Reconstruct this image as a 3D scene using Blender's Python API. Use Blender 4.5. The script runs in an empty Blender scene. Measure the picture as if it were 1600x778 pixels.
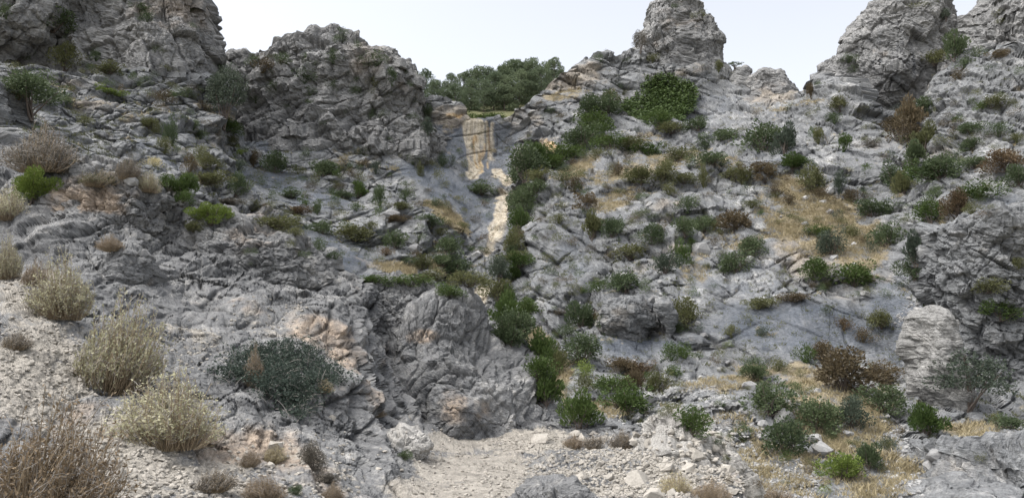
import bpy, math, random
import numpy as np
from mathutils import Vector, Matrix
from concurrent.futures import ThreadPoolExecutor

scene = bpy.context.scene
C = scene.collection
R = math.radians
F32 = np.float32

# ------------------------------------------------------------------ camera
FPX, PITCH, CAMZ = 1232.0, R(8.0), 1.6           # focal length in photo pixels (1600 wide)
cam = bpy.data.cameras.new("camera"); cam_o = bpy.data.objects.new("camera", cam); C.objects.link(cam_o)
cam.sensor_width = 36.0; cam.lens = 36.0 * FPX / 1600.0
cam.clip_start = 0.05; cam.clip_end = 6000
cam_o.location = (0, 0, CAMZ); cam_o.rotation_euler = (R(90) + PITCH, 0, 0)
scene.camera = cam_o

# ------------------------------------------------------------------ sky and sun
SUN_EL, SUN_AZ = R(62), R(-110)                    # azimuth clockwise from +Y
w = bpy.data.worlds.new("World"); scene.world = w; w.use_nodes = True
nt = w.node_tree; nt.nodes.clear()
sky = nt.nodes.new("ShaderNodeTexSky"); sky.sky_type = 'NISHITA'; sky.sun_disc = False
sky.sun_elevation = SUN_EL; sky.sun_rotation = SUN_AZ
sky.air_density = 1.0; sky.dust_density = 8.0; sky.ozone_density = 1.0; sky.altitude = 900
bg = nt.nodes.new("ShaderNodeBackground"); bg.inputs[1].default_value = 0.15
out = nt.nodes.new("ShaderNodeOutputWorld")
hs = nt.nodes.new("ShaderNodeHueSaturation"); hs.inputs["Saturation"].default_value = 0.27      # thin high haze
nt.links.new(sky.outputs[0], hs.inputs["Color"]); nt.links.new(hs.outputs[0], bg.inputs[0]); nt.links.new(bg.outputs[0], out.inputs[0])
sun = bpy.data.lights.new("sun", 'SUN'); sun.energy = 1.3; sun.angle = R(50); sun.color = (1.0, 0.97, 0.92)
sun_o = bpy.data.objects.new("sun", sun); C.objects.link(sun_o)
sd = Vector((math.sin(SUN_AZ) * math.cos(SUN_EL), math.cos(SUN_AZ) * math.cos(SUN_EL), math.sin(SUN_EL)))
sun_o.rotation_euler = sd.to_track_quat('Z', 'Y').to_euler()
sun_o.location = (0, 0, 150)
vs = scene.view_settings
vs.view_transform = 'Standard'; vs.look = 'None'; vs.exposure = 1.15; vs.gamma = 1.0; vs.use_curve_mapping = False
scene.cycles.max_bounces = 4; scene.cycles.diffuse_bounces = 3; scene.cycles.glossy_bounces = 1
scene.cycles.transmission_bounces = 2; scene.cycles.transparent_max_bounces = 4

# ------------------------------------------------------------------ pixel <-> place
cP, sP = math.cos(PITCH), math.sin(PITCH)
def ray(px, py):
    dx = (np.asarray(px, dtype=np.float64) - 800) / FPX; dy = (389 - np.asarray(py, dtype=np.float64)) / FPX
    return dx, cP - dy * sP, sP + dy * cP
def at(px, py, Y):
    dx, fy, fz = ray(px, py); t = Y / fy
    return np.stack(np.broadcast_arrays(dx * t, fy * t, CAMZ + fz * t), -1)
def mpp(Y): return Y / FPX                         # metres per photo pixel at distance Y

# ------------------------------------------------------------------ noise
def _h(ix, iy, iz, seed):
    h = ix * np.uint32(374761393) + iy * np.uint32(668265263) + iz * np.uint32(1274126177) + np.uint32((seed * 974634777) & 0xffffffff)
    h ^= h >> np.uint32(13); h *= np.uint32(1274126177); h ^= h >> np.uint32(16); h *= np.uint32(2246822519); h ^= h >> np.uint32(15)
    return h
M10 = np.uint32(1023)
def _r3(h):
    s = F32(1 / 1023.0)
    return (h & M10).astype(F32) * s, ((h >> np.uint32(10)) & M10).astype(F32) * s, ((h >> np.uint32(20)) & M10).astype(F32) * s
def _perlin(P, seed):
    f = np.floor(P); u = (P - f).astype(F32); i = f.astype(np.int64).astype(np.uint32)
    w = u * u * u * (u * (u * 6 - 15) + 10)
    r = 0
    for a in (0, 1):
        for b in (0, 1):
            for c in (0, 1):
                gx, gy, gz = _r3(_h(i[:, 0] + np.uint32(a), i[:, 1] + np.uint32(b), i[:, 2] + np.uint32(c), seed))
                d = (gx - .5) * (u[:, 0] - a) + (gy - .5) * (u[:, 1] - b) + (gz - .5) * (u[:, 2] - c)
                r = r + d * (w[:, 0] if a else 1 - w[:, 0]) * (w[:, 1] if b else 1 - w[:, 1]) * (w[:, 2] if c else 1 - w[:, 2])
    return r * 2.4
POOL = ThreadPoolExecutor(4)
def chunked(fn, P, *a):
    n = len(P); k = max(1, n // 24000)
    with np.errstate(over='ignore'):
        res = list(POOL.map(lambda q: fn(q, *a), np.array_split(P, k)))
    if isinstance(res[0], tuple): return tuple(np.concatenate([r[j] for r in res]) for j in range(len(res[0])))
    return np.concatenate(res)
def perlin(P, seed=0): return chunked(_perlin, np.ascontiguousarray(P), seed)
def fbm(P, octs=4, seed=0):
    r = 0; a = 1.0
    for k in range(octs):
        r = r + a * perlin(P * (2.03 ** k) + k * 17.3, seed + k); a *= .5
    return r
def unit(v): return v / (np.linalg.norm(v, axis=-1, keepdims=True) + 1e-9)
def rng(seed): return np.random.default_rng(seed)
def bedrot(n):
    n = Vector(n).normalized(); q = n.rotation_difference(Vector((0, 0, 1)))
    return np.array(q.to_matrix(), dtype=np.float64)
def _facets(Q, seed):
    """tilted caps that meet in sharp notches: continuous, faceted"""
    f = np.floor(Q); u = (Q - f).astype(F32); i = f.astype(np.int64).astype(np.uint32)
    n = len(Q); D1 = np.full(n, -9, F32); D2 = np.full(n, -9, F32); H = np.zeros(n, np.uint32)
    for a in (-1, 0, 1):
        for b in (-1, 0, 1):
            for c in (-1, 0, 1):
                h = _h(i[:, 0] + np.uint32(a & 0xffffffff), i[:, 1] + np.uint32(b & 0xffffffff), i[:, 2] + np.uint32(c & 0xffffffff), seed)
                x, y, z = _r3(h); g = _r3(h * np.uint32(2654435761) ^ (h >> np.uint32(9)))
                dx = u[:, 0] - a - x; dy = u[:, 1] - b - y; dz = u[:, 2] - c - z
                v = (g[0] - .5) * .7 + ((x - .5) * dz * 1.0 + (g[1] - .5) * dx + (g[2] - .5) * dy) * 1.9 - 1.7 * np.maximum(dx * dx + dy * dy + dz * dz - F32(.30), 0)
                m = v > D1
                D2 = np.where(m, D1, np.maximum(D2, v)); D1 = np.where(m, v, D1); H = np.where(m, h, H)
    e = np.clip((D1 - D2) / .18, 0, 1)
    return D1 - .30, (1 - e) ** 2, ((H >> np.uint32(5)) & M10).astype(F32) / 1023
def facets(P, L, seed, rot=None, squash=2.2, warp=.35):
    """fractured blocks: each cell its own level and tilt, open joints between"""
    Q = P / L
    wv = np.stack([perlin(Q * .8 + 11, seed), perlin(Q * .8 + 47, seed + 1), perlin(Q * .8 + 91, seed + 2)], -1)
    Q = Q + wv * warp
    if rot is not None: Q = Q @ rot.T
    Q = Q * np.array([.75, .75, squash])
    return chunked(_facets, Q, seed)

def joints(P, L, bed, seed, sq=2.6):
    """long straight cracks in three sets: bedding partings and two steep joint sets, 0..1"""
    Q = (P @ bed.T) / L; r = np.zeros(len(P)); wv = perlin(Q * .45 + 3, seed + 1) * .55
    brk = perlin(Q * .8 + 51, seed + 5)
    for k, (n_, w_, s_) in enumerate((((.05, .1, 1.0), 1.0, sq * .62), ((.9, .35, .25), .8, .75), ((-.55, .8, .1), .7, .6))):
        n_ = np.array(n_); t = (Q @ (n_ / np.linalg.norm(n_))) * s_ + wv * (1 if k == 0 else -.8) + k * .37
        f = np.abs(t - np.floor(t) - .5) / s_
        r = np.maximum(r, w_ * np.exp(-(f / .028) ** 2) * sstep(brk * (1, -1, 1)[k], -.35, .25))
    return r
def _blocks(Q, seed):
    def fr(x): i = np.floor(x); return i, (x - i).astype(F32)
    iz, fz = fr(Q[:, 2]); u = lambda x: x.astype(np.int64).astype(np.uint32); z0 = np.zeros(len(Q), np.uint32)
    r0 = _r3(_h(u(iz), z0, z0, seed)); ix, fx = fr(Q[:, 0] * (.7 + .7 * r0[0]) + r0[1]); r1 = _r3(_h(u(iz), u(ix), z0, seed + 1)); iy, fy = fr(Q[:, 1] * (.7 + .6 * r1[0]) + r1[1])
    h = _r3(_h(u(ix), u(iy), u(iz), seed + 2))
    e = np.minimum(np.minimum(np.minimum(fx, 1 - fx), np.minimum(fy, 1 - fy)), np.minimum(fz, 1 - fz) * .7)
    return h[0] - .5 + (h[1] - .5) * (fx - .5) * .8 + (h[2] - .5) * (fz - .5) * .8, np.clip(1 - e / .05, 0, 1), h[2]
def blocks(P, L, rot, seed, sq=1.7):
    """courses of squared blocks standing proud or set back, as jointed limestone breaks"""
    Q = P / L; Q = Q + .30 * np.stack([perlin(Q * .4 + 5, seed), perlin(Q * .4 + 25, seed + 1), perlin(Q * .4 + 45, seed + 2)], -1)
    return chunked(_blocks, (Q @ rot.T) * np.array([1, 1, sq]), seed)
def sstep(x, a, b):
    t = np.clip((x - a) / (b - a), 0, 1); return t * t * (3 - 2 * t)
# ------------------------------------------------------------------ thin-plate fit of distances
def to_px(P):
    el = (P[:, 2] - CAMZ) / P[:, 1]; dyv = (el * cP - sP) / (cP + el * sP)
    return 800 + FPX * (P[:, 0] / P[:, 1]) * (cP - dyv * sP), 389 - FPX * dyv
class Fit:
    def __init__(s, pts):
        a = np.array(pts, float); s.c = a[:, :2] / 400.0; n = len(a)
        K = s.k(s.c, s.c) + np.eye(n) * .004
        Pm = np.c_[np.ones(n), s.c]
        A = np.zeros((n + 3, n + 3)); A[:n, :n] = K; A[:n, n:] = Pm; A[n:, :n] = Pm.T
        s.w = np.linalg.solve(A, np.r_[np.log(a[:, 2]), 0, 0, 0])
    @staticmethod
    def k(p, q):
        r2 = ((p[:, None] - q[None]) ** 2).sum(-1)
        return np.where(r2 > 0, .5 * r2 * np.log(np.maximum(r2, 1e-12)), 0)
    def __call__(s, px, py):
        sh = np.shape(px); p = np.c_[np.ravel(px), np.ravel(py)] / 400.0
        r = np.concatenate([s.k(q, s.c) @ s.w[:-3] + s.w[-3] + q @ s.w[-2:] for q in np.array_split(p, max(1, len(p) // 20000))])
        return np.exp(r).reshape(sh)

def blobs(px, py, lst):
    """soft patches: (cx, cy, rx, ry, turn in degrees, strength)"""
    m = np.zeros(np.shape(px))
    for cx, cy, rx, ry, an, s in lst:
        ca, sa = math.cos(R(an)), math.sin(R(an)); x = px - cx; y = py - cy
        u = (x * ca + y * sa) / rx; v = (-x * sa + y * ca) / ry
        m = np.maximum(m, s * np.clip(1.6 - 1.6 * np.sqrt(u * u + v * v) + .35, 0, 1))
    return m
def strokes(px, py, lst):
    """patches along lines: (x0, y0, x1, y1, half width)"""
    m = np.zeros(np.shape(px))
    for x0, y0, x1, y1, hw in lst:
        dx, dy = x1 - x0, y1 - y0; t = np.clip(((px - x0) * dx + (py - y0) * dy) / (dx * dx + dy * dy), 0, 1)
        d = np.hypot(px - x0 - t * dx, py - y0 - t * dy); m = np.maximum(m, np.clip((hw - d) / 2.5 + .5, 0, 1))
    return m

# ------------------------------------------------------------------ mesh helpers
def new_mesh(name, V, faces, mats, smooth=True, attrs=None):
    V = np.asarray(V, F32); faces = np.asarray(faces, np.int32); k = faces.shape[1]
    me = bpy.data.meshes.new(name)
    me.vertices.add(len(V)); me.vertices.foreach_set("co", V.ravel())
    me.loops.add(faces.size); me.loops.foreach_set("vertex_index", faces.ravel())
    me.polygons.add(len(faces)); me.polygons.foreach_set("loop_start", np.arange(0, faces.size, k, dtype=np.int32))
    me.polygons.foreach_set("use_smooth", np.full(len(faces), smooth, dtype=bool))
    for a, v in (attrs or {}).items():
        if a == 'col':
            at_ = me.attributes.new(a, 'FLOAT_COLOR', 'POINT'); at_.data.foreach_set("color", np.c_[v, np.ones(len(v))].astype(F32).ravel()); continue
        at_ = me.attributes.new(a, 'FLOAT', 'POINT'); at_.data.foreach_set("value", np.asarray(v, F32).ravel())
    me.update(calc_edges=True)
    for m in (mats if isinstance(mats, (list, tuple)) else [mats]): me.materials.append(m)
    return me
def link(name, me, parent=None, loc=None):
    o = bpy.data.objects.new(name, me); C.objects.link(o)
    if parent is not None: o.parent = parent
    if loc is not None: o.location = loc
    return o
def tag(o, label=None, cat=None, group=None, kind=None):
    if label: o["label"] = label
    if cat: o["category"] = cat
    if group: o["group"] = group
    if kind: o["kind"] = kind
    return o
def grid_faces(nr, nc, wrap=False):
    i = np.arange(nr * nc).reshape(nr, nc)
    if wrap: i = np.c_[i, i[:, :1]]
    return np.stack([i[:-1, :-1], i[1:, :-1], i[1:, 1:], i[:-1, 1:]], -1).reshape(-1, 4)
def grid_normals(P, wrap=False):
    if wrap: du = np.roll(P, -1, 1) - np.roll(P, 1, 1)
    else: du = np.gradient(P, axis=1)
    n = np.cross(du, np.gradient(P, axis=0)); n /= np.linalg.norm(n, axis=-1, keepdims=True) + 1e-9
    return n

# ------------------------------------------------------------------ materials
def mat(name):
    m = bpy.data.materials.new(name); m.use_nodes = True; t = m.node_tree
    return m, t, t.nodes["Principled BSDF"]
def N(t, kind, **kw):
    n = t.nodes.new(kind)
    for k, v in kw.items(): setattr(n, k, v)
    return n
def noise(t, vec, scale, detail=5, rough=.6, dist=0.0):
    n = N(t, "ShaderNodeTexNoise"); n.inputs["Scale"].default_value = scale; n.inputs["Detail"].default_value = detail
    n.inputs["Roughness"].default_value = rough; n.inputs["Distortion"].default_value = dist
    t.links.new(vec, n.inputs["Vector"]); return n.outputs["Fac"]
def ramp(t, fac, stops, interp='LINEAR'):
    n = N(t, "ShaderNodeValToRGB"); n.color_ramp.interpolation = interp; e = n.color_ramp.elements
    while len(e) < len(stops): e.new(.5)
    for k, (p, c) in enumerate(stops):
        e[k].position = p; e[k].color = (c, c, c, 1) if isinstance(c, (int, float)) else (*c, 1)
    t.links.new(fac, n.inputs[0]); return n.outputs["Color"]
def mix(t, fac, a, b, mode='MIX'):
    n = N(t, "ShaderNodeMix", data_type='RGBA', blend_type=mode)
    for v, s in ((fac, 0), (a, 6), (b, 7)):
        if isinstance(v, (int, float)): n.inputs[s].default_value = v
        elif isinstance(v, tuple): n.inputs[s].default_value = (*v, 1)
        else: t.links.new(v, n.inputs[s])
    return n.outputs[2]
def mth(t, op, a, b=None):
    n = N(t, "ShaderNodeMath", operation=op, use_clamp=False)
    for k, v in enumerate((a, b)):
        if v is None: continue
        if isinstance(v, (int, float)): n.inputs[k].default_value = v
        else: t.links.new(v, n.inputs[k])
    return n.outputs[0]
def attr(t, name):
    n = N(t, "ShaderNodeAttribute", attribute_name=name); return n.outputs["Fac"]

def lerp(a, b, t): return a + (b - a) * np.asarray(t)[:, None]
PAL = dict(
    far=dict(dark=(.12, .12, .12), mid=(.265, .263, .26), light=(.49, .48, .465), warm=(.33, .275, .225), soil=(.40, .33, .20), lich=.55, wamt=.6),
    slope=dict(dark=(.06, .062, .066), mid=(.20, .205, .21), light=(.46, .456, .445), warm=(.34, .28, .21), soil=(.28, .238, .165), lich=.5, wamt=.5),
    near=dict(dark=(.065, .066, .069), mid=(.195, .196, .197), light=(.45, .437, .415), warm=(.43, .335, .25), soil=(.36, .333, .292), lich=.85, wamt=.7),
    pillar=dict(dark=(.13, .128, .125), mid=(.29, .285, .275), light=(.52, .51, .49), warm=(.34, .29, .23), soil=(.3, .27, .2), lich=.25, wamt=.4),
    pale=dict(dark=(.22, .21, .20), mid=(.38, .365, .34), light=(.54, .52, .49), warm=(.48, .37, .25), soil=(.47, .42, .35), lich=.2, wamt=.5))
def rock_color(P, fine, pal, tint, masks, seed=0):
    """surface colour of every point: grey limestone, paler breaks, iron stain, lichen, streaks, soil"""
    p = {k: np.array(v) if isinstance(v, tuple) else v for k, v in PAL[pal].items()}
    Q = (P @ BED_L.T) * np.array([1, 1, 1.8])
    z = np.zeros(len(P)); g = lambda k: masks.get(k, z)
    n1 = fbm(Q * fine * .07, 4, seed + 300); n2 = fbm(Q * fine * .5, 4, seed + 310); n3 = fbm(Q * fine * 1.9, 2, seed + 320)
    lam = perlin((P @ BED_R.T) * fine * np.array([.16, .16, 1.5]), seed + 350)
    s = n1 * .45 + n2 * .55 + n3 * .55 + (tint - .5) * 1.0 + lam * .4
    c = lerp(p['dark'][None], p['mid'][None], sstep(s, -1.0, -.1)); c = lerp(c, p['light'][None], sstep(s, .05, 1.15))
    c = lerp(c, lerp(np.array([[.06, .073, .096]]), np.array([[.17, .186, .212]]), sstep(n1 * .7 + n3 * .4 + lam * .3, -.6, .7)), g('slab') * .85)
    wf = sstep(fbm(Q * fine * .06 + 31, 3, seed + 330) + g('warm') * .75 + n2 * .25, .38, .95) * p['wamt']
    c = lerp(c, lerp(p['warm'][None] * .7, p['warm'][None] * 1.3, sstep(n2 + n3 * .5, -.7, .8)), wf)
    lf = sstep(n2 * .5 + n3 * .8 + g('lichen') * .55, .42, .85) * p['lich']
    c = lerp(c, np.array([[.05, .052, .056]]), lf)
    sn = fbm(P * np.array([1.5, 1.5, .06]) * np.clip(fine, .8, 2), 3, seed + 340)
    c = lerp(c, np.array([[.075, .08, .09]]), g('streak') * sstep(sn, -.15, .45) * .8)
    if 'tufa' in masks:
        c = lerp(c, lerp(np.array([[.30, .25, .18]]), np.array([[.56, .50, .40]]), sstep(sn + n2 * .3, -.6, .3)), masks['tufa'])
        c = lerp(c, lerp(np.array([[.30, .19, .09]]), np.array([[.56, .43, .26]]), sstep(sn, -.5, .4)), masks['ochre'])
    so = lerp(p['soil'][None] * .6, p['soil'][None] * 1.2, sstep(n2 * .7 + n3 * .6, -.8, .8))
    c = lerp(c, so, sstep(g('soil') + n2 * .35 + n3 * .25, .35, .7))
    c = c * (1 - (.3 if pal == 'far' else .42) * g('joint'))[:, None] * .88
    return np.clip(c, .02, .8)
def rock_material(name, fine, bump, bdist):
    m, t, b = mat(name)
    pos_ = N(t, "ShaderNodeNewGeometry").outputs["Position"]
    mp = N(t, "ShaderNodeMapping"); mp.inputs["Rotation"].default_value = (.35, -.3, .2); mp.inputs["Scale"].default_value = (1, 1, 1.9)
    t.links.new(pos_, mp.inputs[0]); v = mp.outputs[0]
    n3 = noise(t, v, fine, 4, .7)
    a = N(t, "ShaderNodeAttribute", attribute_name="col").outputs["Color"]
    col = mix(t, 1.0, a, ramp(t, n3, [(.3, .62), (.5, 1.0), (.7, 1.30)]), 'MULTIPLY')
    t.links.new(col, b.inputs["Base Color"]); b.inputs["Roughness"].default_value = .92
    b.inputs["Specular IOR Level"].default_value = .2
    bp = N(t, "ShaderNodeBump"); bp.inputs["Strength"].default_value = bump; bp.inputs["Distance"].default_value = bdist
    t.links.new(n3, bp.inputs["Height"]); t.links.new(bp.outputs[0], b.inputs["Normal"])
    return m
ROCK_FAR = (rock_material("limestone_far", 3.0, .8, .35), 'far', 1.1)
ROCK_MID = (rock_material("limestone_slope", 5.0, .8, .20), 'slope', 1.8)
ROCK_NEAR = (rock_material("limestone_near", 26.0, .8, .04), 'near', 7.0)
ROCK_PILLAR = (ROCK_MID[0], 'pillar', 1.8)
ROCK_PALE = (rock_material("limestone_broken", 30.0, .8, .03), 'pale', 9.0)

def leaf_material(name, dark, light, trans=.25):
    m, t, b = mat(name)
    g = N(t, "ShaderNodeNewGeometry"); oi = N(t, "ShaderNodeObjectInfo")
    f = mth(t, 'ADD', mth(t, 'MULTIPLY', g.outputs["Random Per Island"], .6), mth(t, 'MULTIPLY', oi.outputs["Random"], .4))
    col = mix(t, f, dark, light)
    t.links.new(col, b.inputs["Base Color"]); b.inputs["Roughness"].default_value = .65; b.inputs["Specular IOR Level"].default_value = .25
    tr = N(t, "ShaderNodeBsdfTranslucent"); t.links.new(col, tr.inputs[0])
    ms = N(t, "ShaderNodeMixShader"); ms.inputs[0].default_value = trans
    o = t.nodes["Material Output"]; t.links.new(b.outputs[0], ms.inputs[1]); t.links.new(tr.outputs[0], ms.inputs[2]); t.links.new(ms.outputs[0], o.inputs[0])
    return m
LEAF = {
    'd': leaf_material("leaf_dark_green", (.040, .060, .031), (.118, .152, .073)),
    'n': leaf_material("leaf_pine", (.070, .098, .060), (.19, .23, .13)),
    'o': leaf_material("leaf_olive", (.062, .070, .030), (.16, .163, .072)),
    'b': leaf_material("leaf_brown", (.062, .050, .030), (.15, .115, .066)),
    'r': leaf_material("leaf_rust", (.068, .050, .030), (.155, .108, .062)),
    'g': leaf_material("leaf_green", (.035, .062, .016), (.095, .135, .040)),
    'l': leaf_material("leaf_lime", (.080, .125, .022), (.22, .27, .07)),
    't': leaf_material("leaf_grey_green", (.040, .056, .042), (.095, .115, .080)),
    'y': leaf_material("leaf_straw", (.28, .24, .13), (.56, .495, .29)),
    'p': leaf_material("leaf_pale", (.27, .26, .165), (.56, .535, .355)),
    'm': leaf_material("leaf_mat", (.028, .042, .034), (.080, .105, .080)),
    'k': leaf_material("leaf_dry_brown", (.13, .095, .06), (.31, .235, .15)),
    'h': leaf_material("leaf_heath_grey", (.055, .05, .042), (.15, .135, .11)),
}
GRASS = leaf_material("dry_grass", (.20, .165, .098), (.50, .43, .27), .15)
STALK = leaf_material("dry_stalk", (.16, .12, .08), (.42, .34, .23), .05)
TWIG = leaf_material("grey_twig", (.20, .18, .16), (.42, .39, .36), .0)
BARK = leaf_material("bark", (.07, .055, .045), (.14, .115, .10), .0)

# ------------------------------------------------------------------ the two great sheets of ground
def interp(px, pts):
    a = np.array(pts, float); return np.interp(px, a[:, 0], a[:, 1])
BED_L = bedrot((-.30, -.35, .88)); BED_R = bedrot((.32, -.40, .86))

B_SKY = [(-160, 100), (0, 95), (60, 105), (150, 115), (250, 125), (330, 140), (352, 190), (380, 222), (640, 225), (662, 205), (672, 168), (685, 164), (700, 165), (716, 172), (728, 186), (735, 190),
         (790, 186), (800, 178), (815, 164), (832, 150), (850, 133), (870, 118), (882, 110), (890, 100), (905, 90), (920, 84), (926, 78), (950, 77), (958, 85), (970, 89), (985, 81), (998, 84), (1004, 98),
         (1060, 112), (1128, 106), (1142, 112), (1165, 128), (1200, 142), (1236, 146), (1262, 137), (1288, 132), (1320, 152), (1350, 176), (1395, 184), (1440, 160), (1465, 124), (1488, 104), (1510, 98), (1535, 90), (1570, 88), (1600, 82), (1760, 60)]
B_BOT = [(-160, 350), (60, 350), (160, 370), (300, 430), (420, 480), (500, 520), (640, 600), (740, 680), (820, 730), (880, 770), (950, 800), (1050, 830), (1760, 830)]
B_PTS = [(-150, 110, 85), (0, 100, 80), (150, 118, 88), (250, 125, 100), (345, 135, 118), (370, 205, 128), (0, 160, 52), (0, 215, 40), (100, 170, 60), (200, 160, 78), (300, 200, 88),
         (150, 260, 42), (300, 290, 55), (300, 360, 45), (400, 380, 58), (500, 440, 58), (600, 470, 60), (250, 230, 62), (400, 235, 132), (400, 290, 95), (500, 232, 142), (500, 300, 105), (500, 360, 82),
         (600, 232, 148), (600, 280, 128), (600, 320, 110), (600, 400, 82), (700, 250, 160), (700, 310, 125), (700, 380, 100), (680, 430, 85), (740, 430, 92), (735, 190, 178), (790, 188, 179), (750, 275, 166), (790, 275, 166),
         (690, 180, 176), (690, 255, 160), (770, 315, 140), (785, 322, 134), (770, 370, 120), (755, 410, 105), (745, 460, 88), (750, 505, 78), (680, 165, 182), (840, 140, 190), (880, 110, 196), (930, 80, 199), (1000, 95, 196),
         (900, 180, 178), (850, 240, 165), (830, 285, 138), (960, 200, 168), (1030, 190, 170), (1100, 190, 166), (1065, 112, 190), (1128, 108, 190), (1200, 140, 176), (1236, 148, 168),
         (820, 330, 112), (820, 400, 92), (800, 460, 80), (880, 300, 115), (900, 400, 85), (900, 480, 66), (830, 560, 54), (900, 580, 44), (900, 650, 34), (1000, 250, 128), (1000, 330, 95), (1000, 400, 78), (1000, 470, 61), (1000, 545, 54),
         (1000, 600, 42), (1000, 660, 31), (1000, 740, 24), (1150, 220, 138), (1150, 300, 100), (1150, 400, 75), (1150, 480, 57), (1150, 560, 49), (1150, 640, 34), (1150, 720, 25), (1150, 830, 17),
         (1290, 140, 146), (1300, 200, 118), (1300, 290, 90), (1300, 380, 75), (1300, 460, 57), (1300, 555, 50), (1300, 620, 36), (1300, 700, 26), (1300, 830, 17),
         (1400, 186, 132), (1400, 260, 100), (1400, 320, 82), (1400, 400, 66), (1400, 470, 56), (1400, 580, 48), (1400, 650, 33), (1400, 720, 24), (1400, 830, 16),
         (1500, 104, 122), (1500, 180, 98), (1500, 260, 80), (1500, 340, 60), (1500, 500, 48), (1500, 640, 34), (1500, 700, 25), (1500, 830, 15),
         (1600, 85, 110), (1600, 180, 85), (1600, 330, 56), (1600, 500, 45), (1600, 640, 33), (1600, 700, 23), (1600, 830, 14), (1750, 80, 95), (1750, 330, 50), (1750, 650, 30), (1750, 830, 13)]
A_SKY = [(-160, 225), (0, 222), (60, 262), (100, 284), (200, 300), (280, 330), (320, 352), (360, 350), (400, 352), (440, 372), (480, 394), (520, 424), (560, 446), (600, 444), (640, 450), (670, 486), (700, 530), (760, 600), (820, 652), (860, 668), (900, 664), (960, 668), (1000, 664), (1040, 672), (1090, 690), (1130, 716), (1150, 745), (1168, 800), (1185, 862)]
A_PTS = [(-150, 230, 26), (0, 225, 27), (60, 265, 25), (100, 284, 23), (200, 300, 22.5), (300, 345, 22), (400, 355, 24), (500, 412, 24), (560, 446, 23), (640, 452, 24), (700, 520, 23.5), (760, 560, 21), (820, 625, 20), (870, 664, 18.3),
         (0, 300, 20.5), (0, 350, 17.5), (0, 430, 13), (50, 520, 9.8), (50, 600, 8), (50, 700, 6.6), (50, 860, 5.0), (-150, 500, 9), (-150, 860, 4.6), (120, 330, 18.5), (200, 400, 16.5), (200, 460, 13.5), (170, 610, 9.2), (270, 690, 8.2), (270, 780, 6.9), (270, 860, 5.8),
         (300, 420, 17), (300, 500, 13.5), (350, 560, 11.6), (400, 640, 10.2), (430, 700, 9.0), (430, 780, 7.6), (400, 440, 18), (450, 560, 12.6), (500, 480, 17), (560, 500, 18), (550, 600, 12.6), (500, 660, 10.8), (560, 700, 10.4), (560, 780, 8.5), (600, 660, 13.6), (650, 680, 13.8), (600, 560, 18.2), (620, 500, 21), (700, 620, 21),
         (740, 676, 17.5), (740, 700, 14.3), (740, 740, 11.2), (740, 790, 8.7), (740, 860, 6.7), (640, 720, 12), (850, 690, 15.3), (900, 720, 12.4), (900, 780, 9.0), (1000, 690, 14), (1000, 740, 10.6), (1000, 860, 6.4), (1050, 684, 13.4), (1120, 720, 11.6), (1150, 752, 10.3), (1150, 860, 6.4)]

GRASS_B = [(1270, 345, 95, 62, 8, 1), (1235, 292, 40, 18, 20, 1), (1340, 385, 60, 50, 30, .8), (1010, 262, 110, 20, -14, .75), (905, 262, 45, 15, -30, 1), (960, 312, 45, 16, -25, .9), (1120, 252, 50, 12, 5, .7), (1310, 660, 110, 60, 15, .85), (1210, 735, 80, 60, 10, .75),
           (1370, 740, 70, 60, 0, .7), (870, 600, 24, 60, 10, .9), (838, 530, 28, 22, 20, 1), (1130, 600, 70, 14, -4, .8), (1280, 600, 70, 30, 20, .8), (1530, 672, 80, 14, 4, .9), (700, 340, 44, 13, 40, 1), (625, 420, 40, 14, 5, .8), (880, 150, 44, 10, -10, .8), (1570, 240, 26, 10, 0, .6),
           (1150, 380, 60, 16, 10, .6), (1085, 430, 26, 34, 0, .55), (1040, 700, 90, 26, 10, .5), (1130, 660, 60, 20, 0, .35), (690, 415, 30, 20, 0, .6), (940, 640, 40, 16, 0, .8), (1185, 580, 40, 10, 0, .6), (1390, 640, 16, 60, -12, .5), (180, 175, 60, 12, 25, .35), (330, 170, 40, 14, 20, .35), (1010, 215, 30, 8, 0, .6), (1480, 330, 40, 20, 30, .35), (1240, 165, 60, 8, -8, .5), (560, 255, 60, 8, 10, .3)]
SLAB_B = [(1270, 512, 185, 50, 4, 1.1), (1395, 510, 60, 80, 0, 1.1), (1000, 542, 80, 24, 4, .9), (500, 395, 100, 40, 12, 1), (430, 285, 80, 28, 8, 1), (500, 312, 70, 22, 5, 1), (690, 285, 100, 34, 26, 1.1), (745, 335, 50, 40, 30, 1.1), (745, 232, 80, 56, 0, 1.15), (900, 395, 40, 50, 20, .5),
          (1100, 160, 60, 40, 0, .6), (250, 245, 50, 40, 30, .5), (1190, 440, 40, 40, 0, .5), (1100, 450, 40, 26, 0, .6), (1210, 250, 40, 20, 0, .5), (1540, 60, 60, 30, -20, .6), (440, 225, 80, 20, 0, .8), (1560, 310, 40, 30, 0, .7)]

STEP = 1.55
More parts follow.
